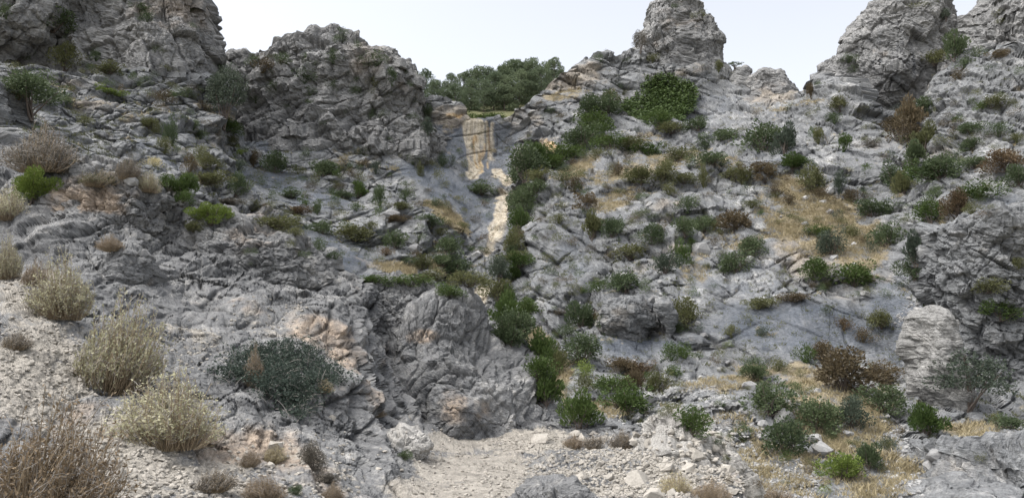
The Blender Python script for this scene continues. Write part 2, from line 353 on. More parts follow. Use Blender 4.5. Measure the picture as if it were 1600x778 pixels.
# --- mountainside
pxs = np.arange(-160, 1760, STEP); nr = 380
top = interp(pxs, B_SKY); bot = np.maximum(interp(pxs, B_BOT), top + 60)
jit = perlin(np.c_[pxs / 9.0, np.zeros(len(pxs)), np.zeros(len(pxs))], 3) * 3 + perlin(np.c_[pxs / 3.0, np.zeros(len(pxs)), np.zeros(len(pxs))], 4) * 1.2
top = top + jit
v = np.linspace(0, 1, nr)[:, None]; PY = top + (bot - top) * v; PX = np.broadcast_to(pxs, PY.shape)
def farY(Y): return 46.0 * (np.asarray(Y, float) / 36.0) ** .55      # how far the slopes really run back
fitB = Fit([(a, b, float(farY(c))) for a, b, c in B_PTS]); Yd = fitB(PX, PY); P = at(PX, PY, Yd)
nb = 14; k = (np.arange(nb, 0, -1) / nb)[:, None]; s = Yd[0] * .035
back = np.stack([P[0, :, 0] * np.ones((nb, 1)), P[0, :, 1] + 5 * s * k, P[0, :, 2] - 3.5 * s * k ** 1.6], -1)
P = np.concatenate([back, P]); PX = np.concatenate([np.broadcast_to(pxs, (nb, len(pxs))), PX]); PY = np.concatenate([np.broadcast_to(top, (nb, len(pxs))), PY]); Yd = np.concatenate([np.broadcast_to(Yd[0], (nb, len(pxs))), Yd])
Nn = grid_normals(P); Nn *= np.sign((Nn * (np.array([0, 0, CAMZ + 1e3]) - P)).sum(-1))[..., None]
sh = PX.shape; Pf = P.reshape(-1, 3); px_, py_ = PX.ravel(), PY.ravel(); Yf = Yd.ravel()
grassB = blobs(px_, py_, GRASS_B); slab = blobs(px_, py_, SLAB_B)
rough = np.clip(1 - .80 * slab - .65 * grassB, .15, 1)
Nh = Nn * np.array([1, 1, .25]); Nh[:nb] = Nn[:nb]; Nh[..., 1] -= .5 * (np.arange(sh[0]) >= nb)[:, None]; Nh = unit(Nh).reshape(-1, 3)
LEFT = px_ + 60 * perlin(Pf / 7.0, 503) + 25 * perlin(Pf / 2.5, 504) < 812
d = np.zeros(len(Pf)); tint = np.zeros(len(Pf))
d += fbm(Pf / 14.0, 3, 21) * 1.4 * np.clip(Yf / 90, .15, 1) * np.clip(rough + .25, 0, 1)
for L, amp, sd_, tw in ((12.0, .10, 1, .25), (4.8, .13, 2, .35), (2.0, .15, 3, .4)):
    fade = np.clip((L - Yf * .009) / (L * .3), 0, 1) * np.clip(Yf / (L * 7), .15, 1)
    idx = np.where(fade > 0.01)[0]
    for msk, bed in ((LEFT[idx], BED_L), (~LEFT[idx], BED_R)):
        ii = idx[msk]
        if len(ii) == 0: continue
        dd, cr, a = facets(Pf[ii], L, 100 * sd_, bed, 2.4)
        sg = -1 if sd_ % 2 else 1
        d[ii] += fade[ii] * rough[ii] * L * amp * (sg * dd * 2.0 - (.5 if sg > 0 else .1) * cr)
        tint[ii] += tw * (a - .5)
d += (.25 - np.abs(fbm((Pf @ BED_R.T) / np.array([2.6, 2.6, 1.5]), 2, 55))) * .10 * np.clip(rough + .2, 0, 1)
msk_ = sstep(perlin(Pf / 9.0, 501), -.25, .2)
for L, amp, sd_ in ((5.5, .13, 7), (2.3, .20, 8), (1.0, .22, 9)):
    fade = np.clip((L - Yf * .012) / (L * .3), 0, 1)
    for mk_, bed in ((LEFT, BED_L), (~LEFT, BED_R)):
        ii = np.where((fade > .01) & mk_)[0]
        if len(ii) == 0: continue
        h_, e_, a_ = blocks(Pf[ii], L, bed, 40 * sd_)
        d[ii] += fade[ii] * rough[ii] * (.35 + .65 * msk_[ii]) * L * amp * (h_ - .2 * e_); tint[ii] += .25 * (a_ - .5)
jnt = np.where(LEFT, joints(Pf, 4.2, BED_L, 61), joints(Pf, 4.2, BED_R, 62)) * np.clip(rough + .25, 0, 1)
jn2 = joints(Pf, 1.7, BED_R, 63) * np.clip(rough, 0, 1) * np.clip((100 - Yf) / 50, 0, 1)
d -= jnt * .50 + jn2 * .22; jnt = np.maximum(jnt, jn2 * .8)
Pf = Pf + Nh * d[:, None]
br = fbm(Pf / 3.0, 3, 77)
px_, py_ = to_px(Pf); grassB = blobs(px_, py_, GRASS_B)
soil = np.clip(grassB * .8 - .12 + br * .8, 0, 1)
wx = px_ + perlin(Pf * np.array([.7, .7, .3]), 91) * 9; wy = py_ + perlin(Pf * .8, 92) * 4
sn_ = fbm(Pf * np.array([1.9, 1.9, .05]), 3, 93)
tufa = strokes(wx, wy, [(734, 194, 738, 272, 9), (748, 192, 749, 266, 6), (759, 190, 760, 232, 3), (769, 192, 768, 250, 2.5), (786, 318, 774, 368, 11), (774, 368, 762, 395, 6), (752, 456, 748, 486, 13), (748, 486, 744, 512, 8), (776, 270, 792, 282, 8), (668, 178, 663, 195, 4), (784, 300, 792, 316, 6)])
tufa *= np.clip(.88 + br * .5 + sn_ * .7, 0, 1)
ochre = strokes(wx, wy, [(742, 212, 744, 262, 2), (754, 226, 751, 268, 2.5), (763, 200, 764, 262, 1.6), (700, 178, 720, 182, 3), (850, 225, 862, 232, 8)]) * np.clip(.7 + br, 0, 1)
warm = blobs(px_, py_, [(830, 220, 60, 50, 0, .8), (900, 130, 80, 50, 0, .8), (1200, 150, 70, 30, 0, .5), (700, 180, 50, 25, 0, .9), (640, 420, 60, 40, 0, .4), (1320, 400, 120, 60, 0, .4)])
streak = blobs(px_, py_, [(776, 240, 12, 40, 0, 1.3), (720, 230, 30, 40, 0, .35), (1290, 520, 150, 50, 0, .25), (1400, 540, 40, 60, 0, .8), (500, 390, 90, 40, 0, .25), (1100, 160, 60, 40, 0, .4)])
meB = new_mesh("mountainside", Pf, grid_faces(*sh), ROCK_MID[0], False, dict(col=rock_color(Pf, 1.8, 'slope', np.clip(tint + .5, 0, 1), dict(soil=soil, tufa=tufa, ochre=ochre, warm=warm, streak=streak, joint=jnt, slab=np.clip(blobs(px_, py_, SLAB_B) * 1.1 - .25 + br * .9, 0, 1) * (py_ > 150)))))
B_obj = tag(link("mountainside", meB), kind="structure")
B_pos, B_px, B_py, B_grass = Pf, px_, py_, grassB

# --- near hillside with the path
pxs = np.arange(-160, 1185, 1.45); nr = 370
top = interp(pxs, A_SKY) + perlin(np.c_[pxs / 14.0, np.zeros(len(pxs)), np.zeros(len(pxs))], 9) * 4; bot = np.full(len(pxs), 960.0)
v = (np.linspace(0, 1, nr) ** 1.0)[:, None]; PY = top + (bot - top) * v; PX = np.broadcast_to(pxs, PY.shape)
def nearY(Y): return 14.0 * (Y / 14.0) ** .6 if Y > 14 else Y
fitA = Fit([(a, b, nearY(c) if (a < 600 and b < 650) else c) for a, b, c in A_PTS]); Yd = fitA(PX, PY); P = at(PX, PY, Yd)
k = (np.arange(nb, 0, -1) / nb)[:, None]; s = Yd[0] * .06
back = np.stack([P[0, :, 0] * np.ones((nb, 1)), P[0, :, 1] + 3 * s * k, P[0, :, 2] - 3.2 * s * k ** 1.5], -1)
P = np.concatenate([back, P]); PX = np.concatenate([np.broadcast_to(pxs, (nb, len(pxs))), PX]); PY = np.concatenate([np.broadcast_to(top, (nb, len(pxs))), PY])
Nn = grid_normals(P); Nn *= np.sign((Nn * (np.array([0, 0, CAMZ + 1e3]) - P)).sum(-1))[..., None]
sh = PX.shape; Pf = P.reshape(-1, 3); px_, py_ = PX.ravel(), PY.ravel(); Yf = Pf[:, 1]
path = blobs(px_, py_, [(740, 740, 110, 46, 0, 1), (760, 800, 180, 80, 0, 1), (700, 690, 60, 18, 0, .9), (820, 690, 110, 16, 0, .9)])
dirt = blobs(px_, py_, [(60, 580, 110, 90, 0, 1), (180, 720, 130, 90, 0, 1), (330, 760, 120, 70, 0, .95), (60, 470, 70, 60, 0, .8), (480, 740, 90, 60, 0, .55), (430, 500, 80, 30, 10, .45), (300, 540, 70, 50, 0, .5), (980, 760, 200, 60, 0, .6)])
rough = np.clip(1 - .92 * path - .62 * dirt, .08, 1)
k = sstep(rough, .25, .8).reshape(sh)[..., None]; k[:nb] = 0; Nh = unit(Nn * (1 - k) + k * (Nn * np.array([1, 1, .3]) + np.array([0, -.5, 0]))).reshape(-1, 3)
d = fbm(Pf / 3.2, 3, 121) * .30 * np.clip(rough + .2, 0, 1); tint = np.zeros(len(Pf))
for L, amp, sd_, tw in ((1.9, .11, 11, .3), (.75, .12, 12, .35), (.30, .14, 13, .35), (.13, .14, 14, .3)):
    fade = np.clip((L - Yf * .0085) / (L * .3), 0, 1)
    ii = np.where(fade > 0.01)[0]
    dd, cr, a = facets(Pf[ii], L, 100 * sd_, BED_L, 2.4, .35)
    sg = -1 if sd_ % 2 else 1
    d[ii] += fade[ii] * rough[ii] * L * amp * (sg * dd * 2.0 - (.5 if sg > 0 else .1) * cr); tint[ii] += tw * (a - .5)
d += (.25 - np.abs(fbm((Pf @ BED_L.T) / np.array([.5, .5, .3]), 2, 155))) * .02 * np.clip(rough + .1, 0, 1)
msk_ = sstep(perlin(Pf / 2.2, 502), -.25, .2)
for L, amp, sd_ in ((.9, .15, 17), (.38, .21, 18), (.17, .22, 19)):
    fade = np.clip((L - Yf * .011) / (L * .3), 0, 1); ii = np.where(fade > .01)[0]
    h_, e_, a_ = blocks(Pf[ii], L, BED_L, 40 * sd_)
    d[ii] += fade[ii] * rough[ii] * (.35 + .65 * msk_[ii]) * L * amp * (h_ - .2 * e_); tint[ii] += .25 * (a_ - .5)
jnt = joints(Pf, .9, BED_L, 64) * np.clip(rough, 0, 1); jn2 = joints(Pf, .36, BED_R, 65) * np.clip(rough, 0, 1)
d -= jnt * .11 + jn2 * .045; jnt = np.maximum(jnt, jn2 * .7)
d *= np.clip(Yf / 13, .25, 1)
Pf = Pf + Nh * d[:, None]
br = fbm(Pf / .9, 3, 177)
px_, py_ = to_px(Pf)
soil = np.clip(np.maximum(path, dirt * .9) * 1.2 - .2 + br * .5, 0, 1)
warm = blobs(px_, py_, [(640, 560, 60, 40, 0, .5), (560, 600, 90, 70, 0, .45), (500, 520, 60, 30, 0, .55), (600, 730, 60, 40, 0, .5), (140, 320, 60, 40, 0, .4), (830, 690, 60, 14, 0, .8), (350, 470, 90, 40, 0, .4)])
lich = blobs(px_, py_, [(430, 430, 120, 60, 20, 1), (600, 470, 90, 40, 0, 1), (380, 380, 80, 30, 10, .9), (100, 390, 90, 40, 0, .5)])
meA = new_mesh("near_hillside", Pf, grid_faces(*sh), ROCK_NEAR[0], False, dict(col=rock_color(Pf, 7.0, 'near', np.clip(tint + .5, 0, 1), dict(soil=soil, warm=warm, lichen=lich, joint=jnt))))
A_obj = tag(link("near_hillside", meA), kind="structure")
A_pos, A_px, A_py, A_path, A_dirt = Pf, px_, py_, path, dirt

# --- the land around and the wooded shelf above the waterfall
def flat_mat(name, c):
    m, t, b = mat(name); g = N(t, "ShaderNodeNewGeometry").outputs["Position"]; n = noise(t, g, .05, 8, .65)
    t.links.new(mix(t, n, tuple(x * .6 for x in c), tuple(x * 1.3 for x in c)), b.inputs["Base Color"]); b.inputs["Roughness"].default_value = .95
    return m
gx, gy = np.meshgrid(np.linspace(-3000, 3000, 60), np.linspace(-3000, 3000, 60)); gz = -9 + perlin(np.c_[gx.ravel() / 300, gy.ravel() / 300, np.zeros(gx.size)], 8) * 2
ME = new_mesh("ground", np.c_[gx.ravel(), gy.ravel(), gz], grid_faces(60, 60), flat_mat("valley_scrub", (.16, .14, .09)))
tag(link("ground", ME), kind="structure")
HILL = flat_mat("forest_floor", (.12, .12, .055))
hx = np.linspace(600, 930, 70); hv = np.linspace(0, 1, 40)[:, None]
hy = 200 + 130 * hv + hx * 0; hp = np.interp(hv, [0, .2, .5, 1], [196, 176, 160, 170]) + 0 * hx + perlin(np.c_[np.tile(hx / 30, 40), np.repeat(hv.ravel() * 6, 70), np.zeros(2800)], 31).reshape(40, 70) * 4
HP = at(np.broadcast_to(hx, hy.shape), hp, farY(np.interp(hv, [0, .2, .5, 1], [182, 195, 235, 400])) + 0 * hx)
tag(link("hill", new_mesh("hill", HP.reshape(-1, 3), grid_faces(40, 70), HILL)), kind="structure")

# ------------------------------------------------------------------ crags, outcrops and boulders as solid bodies
def solid(name, label, cat, rows, Yc, T, material=None, seed=0, size=1.0, sq=2.6, amps=(.10, .13, .15, .15), res=1.6, bed=None, masks=None, lean=0.0, group=None, foot=0.25, sqz=1.15, jf=1.0, blk=(.20, .24, .24)):
    if Yc > 24: T = T * float(farY(Yc)) / Yc; Yc = float(farY(Yc)) 
    """rows: (py, left px, right px) from the top down; a closed body with front and back"""
    a = np.array(rows, float)
    if a[-1, 0] < 562:          # reach down behind the ground it stands on
        e = (562 - a[-1, 0]) * (1 - T * (1 + max(foot, 0)) / Yc); a = np.r_[a, [[562 - e + (30 if Yc > 60 else 8), a[-1, 1], a[-1, 2]]]]
    pys = np.arange(a[0, 0], a[-1, 0], res); n = len(pys)
    xl = np.interp(pys, a[:, 0], a[:, 1]); xr = np.interp(pys, a[:, 0], a[:, 2])
    q = np.c_[pys / 14, np.full(n, seed * 3.1), np.zeros(n)]
    st_ = rng(seed + 900).uniform(-1, 1, (2, 400)); ks_ = np.clip(((pys - pys[0] + 3 * perlin(q * 2, seed + 3)) / 9).astype(int), 0, 399)
    xl = xl + (perlin(q, seed + 1) * 1.2 + st_[0][ks_] * 2.2) * size; xr = xr + (perlin(q + 9, seed + 2) * 1.2 + st_[1][ks_] * 2.2) * size
    cx = (xl + xr) / 2; hw = np.maximum((xr - xl) / 2, .5)
    wmax = hw.max(); cfront = int(min(900, max(24, 2 * wmax / res * 1.25))); cback = max(8, cfront // 6)
    th = np.r_[np.linspace(-math.pi / 2, math.pi / 2, cfront, endpoint=False), np.linspace(math.pi / 2, 3 * math.pi / 2, cback, endpoint=False)]
    if cfront > 60: # even spread across the width
        u = np.linspace(-1, 1, cfront, endpoint=False); th[:cfront] = np.sign(u) * (np.abs(u) ** 1.15) * math.pi / 2
    sx = np.sign(np.sin(th)) * np.abs(np.sin(th)) ** (2 / sq); sy = np.sign(np.cos(th)) * np.abs(np.cos(th)) ** (2 / sq)
    prof = np.clip(hw / wmax, 0, 1) ** .55
    down = (pys - pys[0]) / (pys[-1] - pys[0])
    Z = at(cx, pys, Yc)[:, 2]; m = mpp(Yc)
    # width is set where the body is widest (its middle plane)
    X = ((cx - 800) * m * np.ones(n))[:, None] / (cP - 0) * 1.0
    pc = at(cx, pys, Yc)[:, 0]; pl = at(cx - hw, pys, Yc)[:, 0]; hwm = pc - pl
    Tm = T * np.maximum(prof, .15)
    P = np.stack([pc[:, None] + hwm[:, None] * sx, Yc - (Tm * (1 + foot * down))[:, None] * sy + (lean * (1 - down))[:, None], np.broadcast_to(Z[:, None], (n, len(th)))], -1)
    c0 = P[0].mean(0) + [0, 0, hwm[0] * .12]
    P = np.concatenate([c0 + (P[:1] - c0) * f for f in (.02, .35, .7)] + [P]); n += 3
    pc = np.r_[[pc[0]] * 3, pc]; Z = np.r_[[Z[0]] * 3, Z]; hw = np.r_[[hw[0]] * 3, hw]
    Nn = grid_normals(P, True); cen = np.stack([pc, np.full(n, Yc), Z], -1)[:, None, :]
    Nn *= np.sign((Nn * (P - cen)).sum(-1).mean())
    Pf = P.reshape(-1, 3); d = fbm(Pf / (T * 1.1), 3, seed + 40) * T * .16; tint = np.zeros(len(Pf))
    L0 = T * .8
    for kk, am in enumerate(amps):
        L = L0 * (.36 ** kk)
        if L < 2.2 * res * m: break
        dd, cr, aa = facets(Pf, L, seed * 7 + 31 * kk + 3, bed if bed is not None else BED_R, sqz * (1.25 if kk else .8), .7)
        sg = 1 if kk % 2 else -1
        d += L * am * (sg * dd * 2.0 - (.5 if sg > 0 else .1) * cr); tint += .3 * (aa - .5)
    d += (.25 - np.abs(fbm(Pf / (L0 * .12), 3, seed + 70))) * L0 * .006
    for kk, am in enumerate(blk):
        L = L0 * (.62, .26, .11)[kk]
        if L < 4 * res * m: break
        h_, e_, a_ = blocks(Pf, L, bed if bed is not None else BED_R, seed * 13 + 17 * kk, 1.3)
        d += L * am * (h_ - .2 * e_) * sstep(perlin(Pf / (L0 * .9), seed + 60 + kk), -.4, .2); tint += .25 * (a_ - .5)
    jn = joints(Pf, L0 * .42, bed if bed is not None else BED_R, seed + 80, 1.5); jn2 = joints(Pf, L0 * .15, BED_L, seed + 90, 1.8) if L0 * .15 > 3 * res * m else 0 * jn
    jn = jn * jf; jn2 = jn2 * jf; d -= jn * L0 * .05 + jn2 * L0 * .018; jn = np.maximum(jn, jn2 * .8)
    d = d * np.repeat(np.clip(hw / (wmax * .10), .25, 1), len(th))
    Pf = Pf + Nn.reshape(-1, 3) * d[:, None]
    dxr, fyr = Pf[:, 0] / Pf[:, 1], 1
    el = (Pf[:, 2] - CAMZ) / Pf[:, 1]; dyv = (el * cP - sP) / (cP + el * sP)   # back to photo pixels for the stain masks
    pyy = 389 - FPX * dyv; pxx = 800 + FPX * (Pf[:, 0] / Pf[:, 1]) * (cP - dyv * sP)
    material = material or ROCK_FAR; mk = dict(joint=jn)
    for kname, lst in (masks or {}).items(): mk[kname] = blobs(pxx, pyy, lst) * np.clip(.8 + fbm(Pf / (T * .3), 2, seed + 9), 0, 1)
    base = np.array([pc[-1], Yc, Z[-1]])
    V = Pf - base
    cc = rock_color(Pf, material[2], material[1], np.clip(tint + .5, 0, 1), mk, seed)
    nc = len(th)
    me = new_mesh(name, V, grid_faces(n, nc, True), material[0], False, dict(col=cc))
    o = link(name, me, loc=base); tag(o, label, cat, group)
    return o

solid("cliff", "bluish cliff at the top left corner, leaning rock face with shrubs", "cliff", [(-110, -260, 160), (-40, -260, 140), (0, -260, 134), (30, -260, 138), (60, -260, 128), (80, -260, 112), (100, -260, 88), (125, -260, 40), (140, -260, 0)], 106, 11, seed=1, bed=bedrot((-.6, -.3, .6)), amps=(.12, .14, .16, .15), masks=dict(streak=[(60, 60, 80, 60, 0, .5)]))
solid("cliff", "tall pinkish grey cliff with flat face left of the tree gully", "cliff", [(-110, 60, 300), (-40, 80, 306), (0, 110, 317), (20, 110, 325), (50, 110, 334), (80, 110, 342), (100, 100, 346), (130, 90, 348), (175, 80, 345)], 122, 11, seed=2, sq=3.4, blk=(.34, .38, .32), bed=bedrot((.90, .1, .35)), amps=(.07, .10, .13, .15), masks=dict(warm=[(220, 60, 110, 70, 0, .75)], streak=[(270, 110, 60, 30, 0, .5)]))
solid("crag", "broad rounded grey crag with dark shrubs left of the waterfall", "crag", [(46, 518, 538), (50, 508, 548), (58, 494, 560), (66, 478, 570), (74, 452, 582), (82, 425, 592), (90, 396, 600), (104, 373, 622), (118, 366, 638), (130, 362, 650), (145, 360, 660), (165, 362, 667), (200, 364, 668), (232, 352, 684), (262, 330, 700)], 172, 15, seed=3, sq=2.5, blk=(.34, .38, .32), bed=bedrot((-.45, -.2, .8)), amps=(.15, .17, .13, .08), foot=.1,
      masks=dict(warm=[(560, 120, 90, 50, 0, .55), (640, 160, 40, 60, 0, .8), (400, 170, 50, 30, 0, .6)], streak=[(450, 205, 90, 26, 0, .9), (580, 200, 60, 30, 0, .4)]))
solid("rock_tower", "blocky rock tower standing highest on the middle skyline", "rock tower", [(8, 1028, 1056), (11, 1017, 1080), (16, 1012, 1090), (27, 1009, 1094), (32, 1008, 1106), (40, 1006, 1113), (58, 1004, 1115), (64, 1003, 1113), (69, 1002, 1124), (78, 1001, 1127), (92, 1000, 1129), (110, 996, 1131), (140, 988, 1140)], 212, 8.5, seed=4, sq=4.2, blk=(.34, .38, .32), bed=bedrot((.92, .15, .30)), amps=(.15, .14, .11, .07), foot=.2, masks=dict(warm=[(1060, 60, 60, 50, 0, .6)], streak=[(1060, 50, 30, 30, 0, .35)]))
solid("rock_block", "small square rock block beneath the lone umbrella tree on skyline", "rock", [(109, 1146, 1160), (113, 1143, 1170), (130, 1142, 1173), (150, 1142, 1176)], 192, 3.5, seed=5, sq=3.6, amps=(.08, .1, .1, .15))
solid("rock_block", "flat-topped rock block at the right end of the tower ridge", "rock", [(114, 1180, 1214), (119, 1174, 1222), (130, 1172, 1226), (142, 1171, 1234), (165, 1168, 1246)], 186, 5, seed=6, sq=3.4, amps=(.08, .12, .14, .15), masks=dict(warm=[(1200, 130, 40, 20, 0, .6)]))
solid("pinnacle", "dark grey pointed pinnacle rising out of frame at upper right", "pinnacle", [(-46, 1402, 1436), (-20, 1394, 1456), (-4, 1384, 1462), (8, 1372, 1464), (20, 1354, 1471), (38, 1341, 1476), (58, 1328, 1481), (70, 1325, 1484), (84, 1330, 1488), (100, 1330, 1496), (130, 1326, 1500), (165, 1340, 1486), (215, 1366, 1456)], 152, 9, seed=7, sq=2.6, blk=(.34, .38, .32), amps=(.06, .09, .13, .15), bed=bedrot((.5, -.3, .7)), foot=.0,
      masks=dict(streak=[(1400, 90, 60, 60, 0, .8)], warm=[(1372, 85, 26, 12, 0, .8), (1430, 0, 20, 16, 0, .9), (1412, 120, 20, 10, 0, .6)]))
solid("rock_shoulder", "low square rock shoulder against the left foot of the pinnacle", "rock", [(97, 1290, 1322), (102, 1287, 1330), (118, 1285, 1340), (136, 1285, 1350), (170, 1283, 1360)], 152, 5, seed=8, sq=3.2, amps=(.08, .12, .14, .15))
solid("crag", "sloping grey crag cut off by the top right corner", "crag", [(-60, 1560, 1800), (-20, 1548, 1800), (0, 1532, 1800), (14, 1516, 1800), (26, 1508, 1800), (40, 1493, 1800), (70, 1486, 1800), (110, 1476, 1800)], 138, 12, seed=9, blk=(.34, .38, .32), amps=(.08, .12, .14, .15), bed=bedrot((.5, -.2, .7)), masks=dict(streak=[(1560, 60, 60, 40, 0, .3)]))
solid("rock_outcrop", "massive cracked grey outcrop at the right edge above the pillar", "outcrop", [(333, 1525, 1580), (342, 1492, 1660), (352, 1456, 1690), (366, 1446, 1720), (400, 1449, 1720), (432, 1441, 1720), (450, 1445, 1720), (480, 1462, 1720), (520, 1476, 1720), (600, 1482, 1720), (670, 1490, 1720)], 44.5, 3.4, ROCK_MID, seed=10, sq=3.0, amps=(.13, .17, .17, .15), foot=.1, bed=bedrot((.35, -.4, .8)))
solid("rock_pillar", "pale rounded rock pillar standing before the right edge outcrop", "rock pillar", [(480, 1448, 1466), (486, 1438, 1474), (502, 1430, 1480), (530, 1428, 1486), (560, 1430, 1489), (600, 1436, 1494), (640, 1450, 1504), (675, 1456, 1512)], 35.0, 1.6, ROCK_PILLAR, seed=11, sq=2.3, bed=bedrot((.6, -.3, .6)), amps=(.10, .10, .10, .09), jf=.6, blk=(.07, .09, .10), lean=.5)
solid("rock_outcrop", "broken blue-grey rocks in the bottom right corner below grass", "outcrop", [(668, 1566, 1640), (676, 1508, 1680), (688, 1478, 1700), (700, 1454, 1720), (720, 1442, 1740), (770, 1432, 1760), (840, 1420, 1780)], 24.5, 3.2, ROCK_MID, seed=12, sq=2.8, amps=(.15, .2, .2, .18), foot=.6)
solid("boulder", "wide overhanging boulder on the lower slope beside a wedge rock", "boulder", [(465, 966, 998), (472, 948, 1010), (484, 938, 1017), (500, 932, 1020), (512, 930, 1018), (520, 938, 1012), (528, 946, 1006)], 59, 2.4, ROCK_MID, seed=13, amps=(.08, .13, .14, .15), foot=-.2)
solid("boulder", "wedge-shaped boulder leaning right of the wide overhanging boulder", "boulder", [(468, 1024, 1038), (476, 1021, 1050), (490, 1025, 1055), (504, 1034, 1055), (514, 1042, 1050), (520, 1044, 1048)], 57, 1.4, ROCK_MID, seed=14, amps=(.08, .1, .12, .15), foot=-.3)
solid("boulder", "smooth boulder jutting in at the left edge beside dark tree", "boulder", [(132, -60, 8), (142, -60, 20), (158, -60, 27), (175, -60, 31), (190, -60, 33), (204, -60, 28)], 44, 2.6, ROCK_MID, seed=15, amps=(.07, .08, .08, .15), foot=-.1)
solid("rock_outcrop", "big dark grey rock face in the centre above the path", "rock", [(468, 700, 716), (472, 682, 726), (478, 664, 736), (490, 636, 746), (508, 606, 756), (525, 586, 772), (545, 578, 794), (565, 574, 815), (590, 572, 838), (615, 574, 858), (640, 580, 876), (662, 588, 884), (690, 590, 890)], 19.6, 2.9, ROCK_NEAR, seed=26, size=.25, sq=2.3, amps=(.14, .13, .12, .12), jf=.6, blk=(.10, .11, .14), foot=.25, res=1.4, bed=bedrot((-.5, -.3, .6)),
      masks=dict(lichen=[(650, 540, 80, 60, 0, 1), (680, 620, 70, 60, 0, .9), (700, 500, 60, 30, 0, .8)], warm=[(660, 525, 36, 14, 0, 1), (730, 640, 50, 30, 0, .7)]))
solid("rock_outcrop", "grey ledge on the left with a bulging crusted top edge", "outcrop", [(264, 140, 176), (270, 108, 214), (280, 88, 248), (294, 82, 274), (308, 84, 298), (326, 92, 312), (350, 88, 312), (380, 80, 305), (420, 70, 300)], 18.3, 1.6, ROCK_NEAR, seed=17, sq=2.6, amps=(.12, .18, .18, .17), foot=.5, res=1.4, masks=dict(warm=[(140, 320, 70, 26, 0, .8)], lichen=[(200, 290, 110, 24, 0, .8), (260, 350, 60, 40, 0, .4)]))
solid("rock_outcrop", "crumbling lichen-black outcrop right of the lime green pine bush", "outcrop", [(338, 350, 374), (344, 326, 400), (352, 312, 424), (366, 306, 452), (384, 306, 484), (404, 312, 508), (430, 320, 520), (460, 330, 524)], 18.8, 1.5, ROCK_NEAR, seed=18, amps=(.14, .2, .2, .18), res=1.4, foot=.5, masks=dict(lichen=[(400, 390, 120, 50, 0, 1)]))
solid("rock_outcrop", "dark crusted outcrop behind the central rock face, below the slabs", "outcrop", [(434, 590, 636), (440, 560, 658), (450, 540, 678), (464, 528, 694), (484, 520, 700), (510, 520, 700)], 20.5, 1.4, ROCK_NEAR, seed=19, amps=(.14, .2, .2, .18), res=1.4, foot=.4, masks=dict(lichen=[(610, 470, 90, 40, 0, 1)]))
solid("boulder", "blue-grey boulder behind the tallest dry shrubs at left", "boulder", [(394, 196, 218), (402, 184, 234), (420, 178, 242), (450, 176, 244), (475, 172, 240), (495, 170, 235)], 14.6, .8, ROCK_NEAR, seed=20, amps=(.09, .14, .15, .14), res=1.4)
solid("boulder", "low blue-grey rock at the bottom edge beside the path", "boulder", [(752, 842, 866), (756, 818, 892), (762, 804, 912), (772, 796, 930), (790, 786, 945), (840, 775, 960)], 8.6, .5, ROCK_NEAR, seed=21, amps=(.11, .16, .18, .17), res=1.4, foot=.3)
solid("rock_outcrop", "pale fractured rock edge right of the path above rubble", "rock", [(653, 1024, 1036), (659, 1018, 1054), (672, 1012, 1080), (684, 1008, 1112), (698, 1004, 1132), (715, 1004, 1146), (736, 1012, 1150), (765, 1030, 1152), (800, 1040, 1156)], 12.6, 1.0, ROCK_PALE, seed=22, amps=(.20, .26, .26, .2), res=1.4, foot=.4)
solid("boulder", "pale buried rock between the path and the bank at left", "boulder", [(672, 590, 650), (682, 570, 664), (696, 556, 668), (716, 546, 664), (740, 540, 655)], 12.2, .7, ROCK_PALE, seed=23, amps=(.1, .16, .18, .16), res=1.4)

# ------------------------------------------------------------------ growing things: building blocks
def leaf_quads(P, D, Nv, ln, wd):
    """diamond leaves at P, along D, facing Nv"""
    D = unit(D); S = unit(np.cross(D, Nv)); ln = np.asarray(ln).reshape(-1, 1); wd = np.asarray(wd).reshape(-1, 1)
    V = np.stack([P, P + D * ln * .5 + S * wd * .5, P + D * ln, P + D * ln * .5 - S * wd * .5], 1).reshape(-1, 3)
    return V, np.arange(len(V)).reshape(-1, 4)
def tubes(A, Bm, Cc, r0, r1, nseg=4, sides=3):
    """curved tapered stems through A, Bm, Cc (quadratic)"""
    n = len(A); t = np.linspace(0, 1, nseg + 1)[None, :, None]
    Pt = A[:, None] * (1 - t) ** 2 + 2 * Bm[:, None] * t * (1 - t) + Cc[:, None] * t ** 2
    T = unit(np.gradient(Pt, axis=1)); U = unit(np.cross(T, np.array([.31, .77, .55]))); W = np.cross(T, U)
    r = (np.asarray(r0).reshape(-1, 1) * (1 - t[0, :, 0]) + np.asarray(r1).reshape(-1, 1) * t[0, :, 0])[..., None]
    an = np.arange(sides) * 2 * math.pi / sides
    V = np.stack([Pt + r * (U * math.cos(a) + W * math.sin(a)) for a in an], 2).reshape(-1, 3)
    base = (np.arange(n) * (nseg + 1) * sides)[:, None, None]; sg = (np.arange(nseg) * sides)[None, :, None]; k = np.arange(sides)[None, None]
    k2 = (k + 1) % sides
    Fq = np.stack([base + sg + k, base + sg + k2, base + sg + sides + k2, base + sg + sides + k], -1).reshape(-1, 4)
    return V, Fq
def join(parts):
    Vs, Fs, o = [], [], 0
    for V, F in parts: Vs.append(V); Fs.append(F + o); o += len(V)
    return np.concatenate(Vs), np.concatenate(Fs)
def rand_dir(g, n, zmin=-1.0):
    z = g.uniform(zmin, 1, n); a = g.uniform(0, 2 * math.pi, n); r = np.sqrt(1 - z * z)
    return np.stack([r * np.cos(a), r * np.sin(a), z], -1)

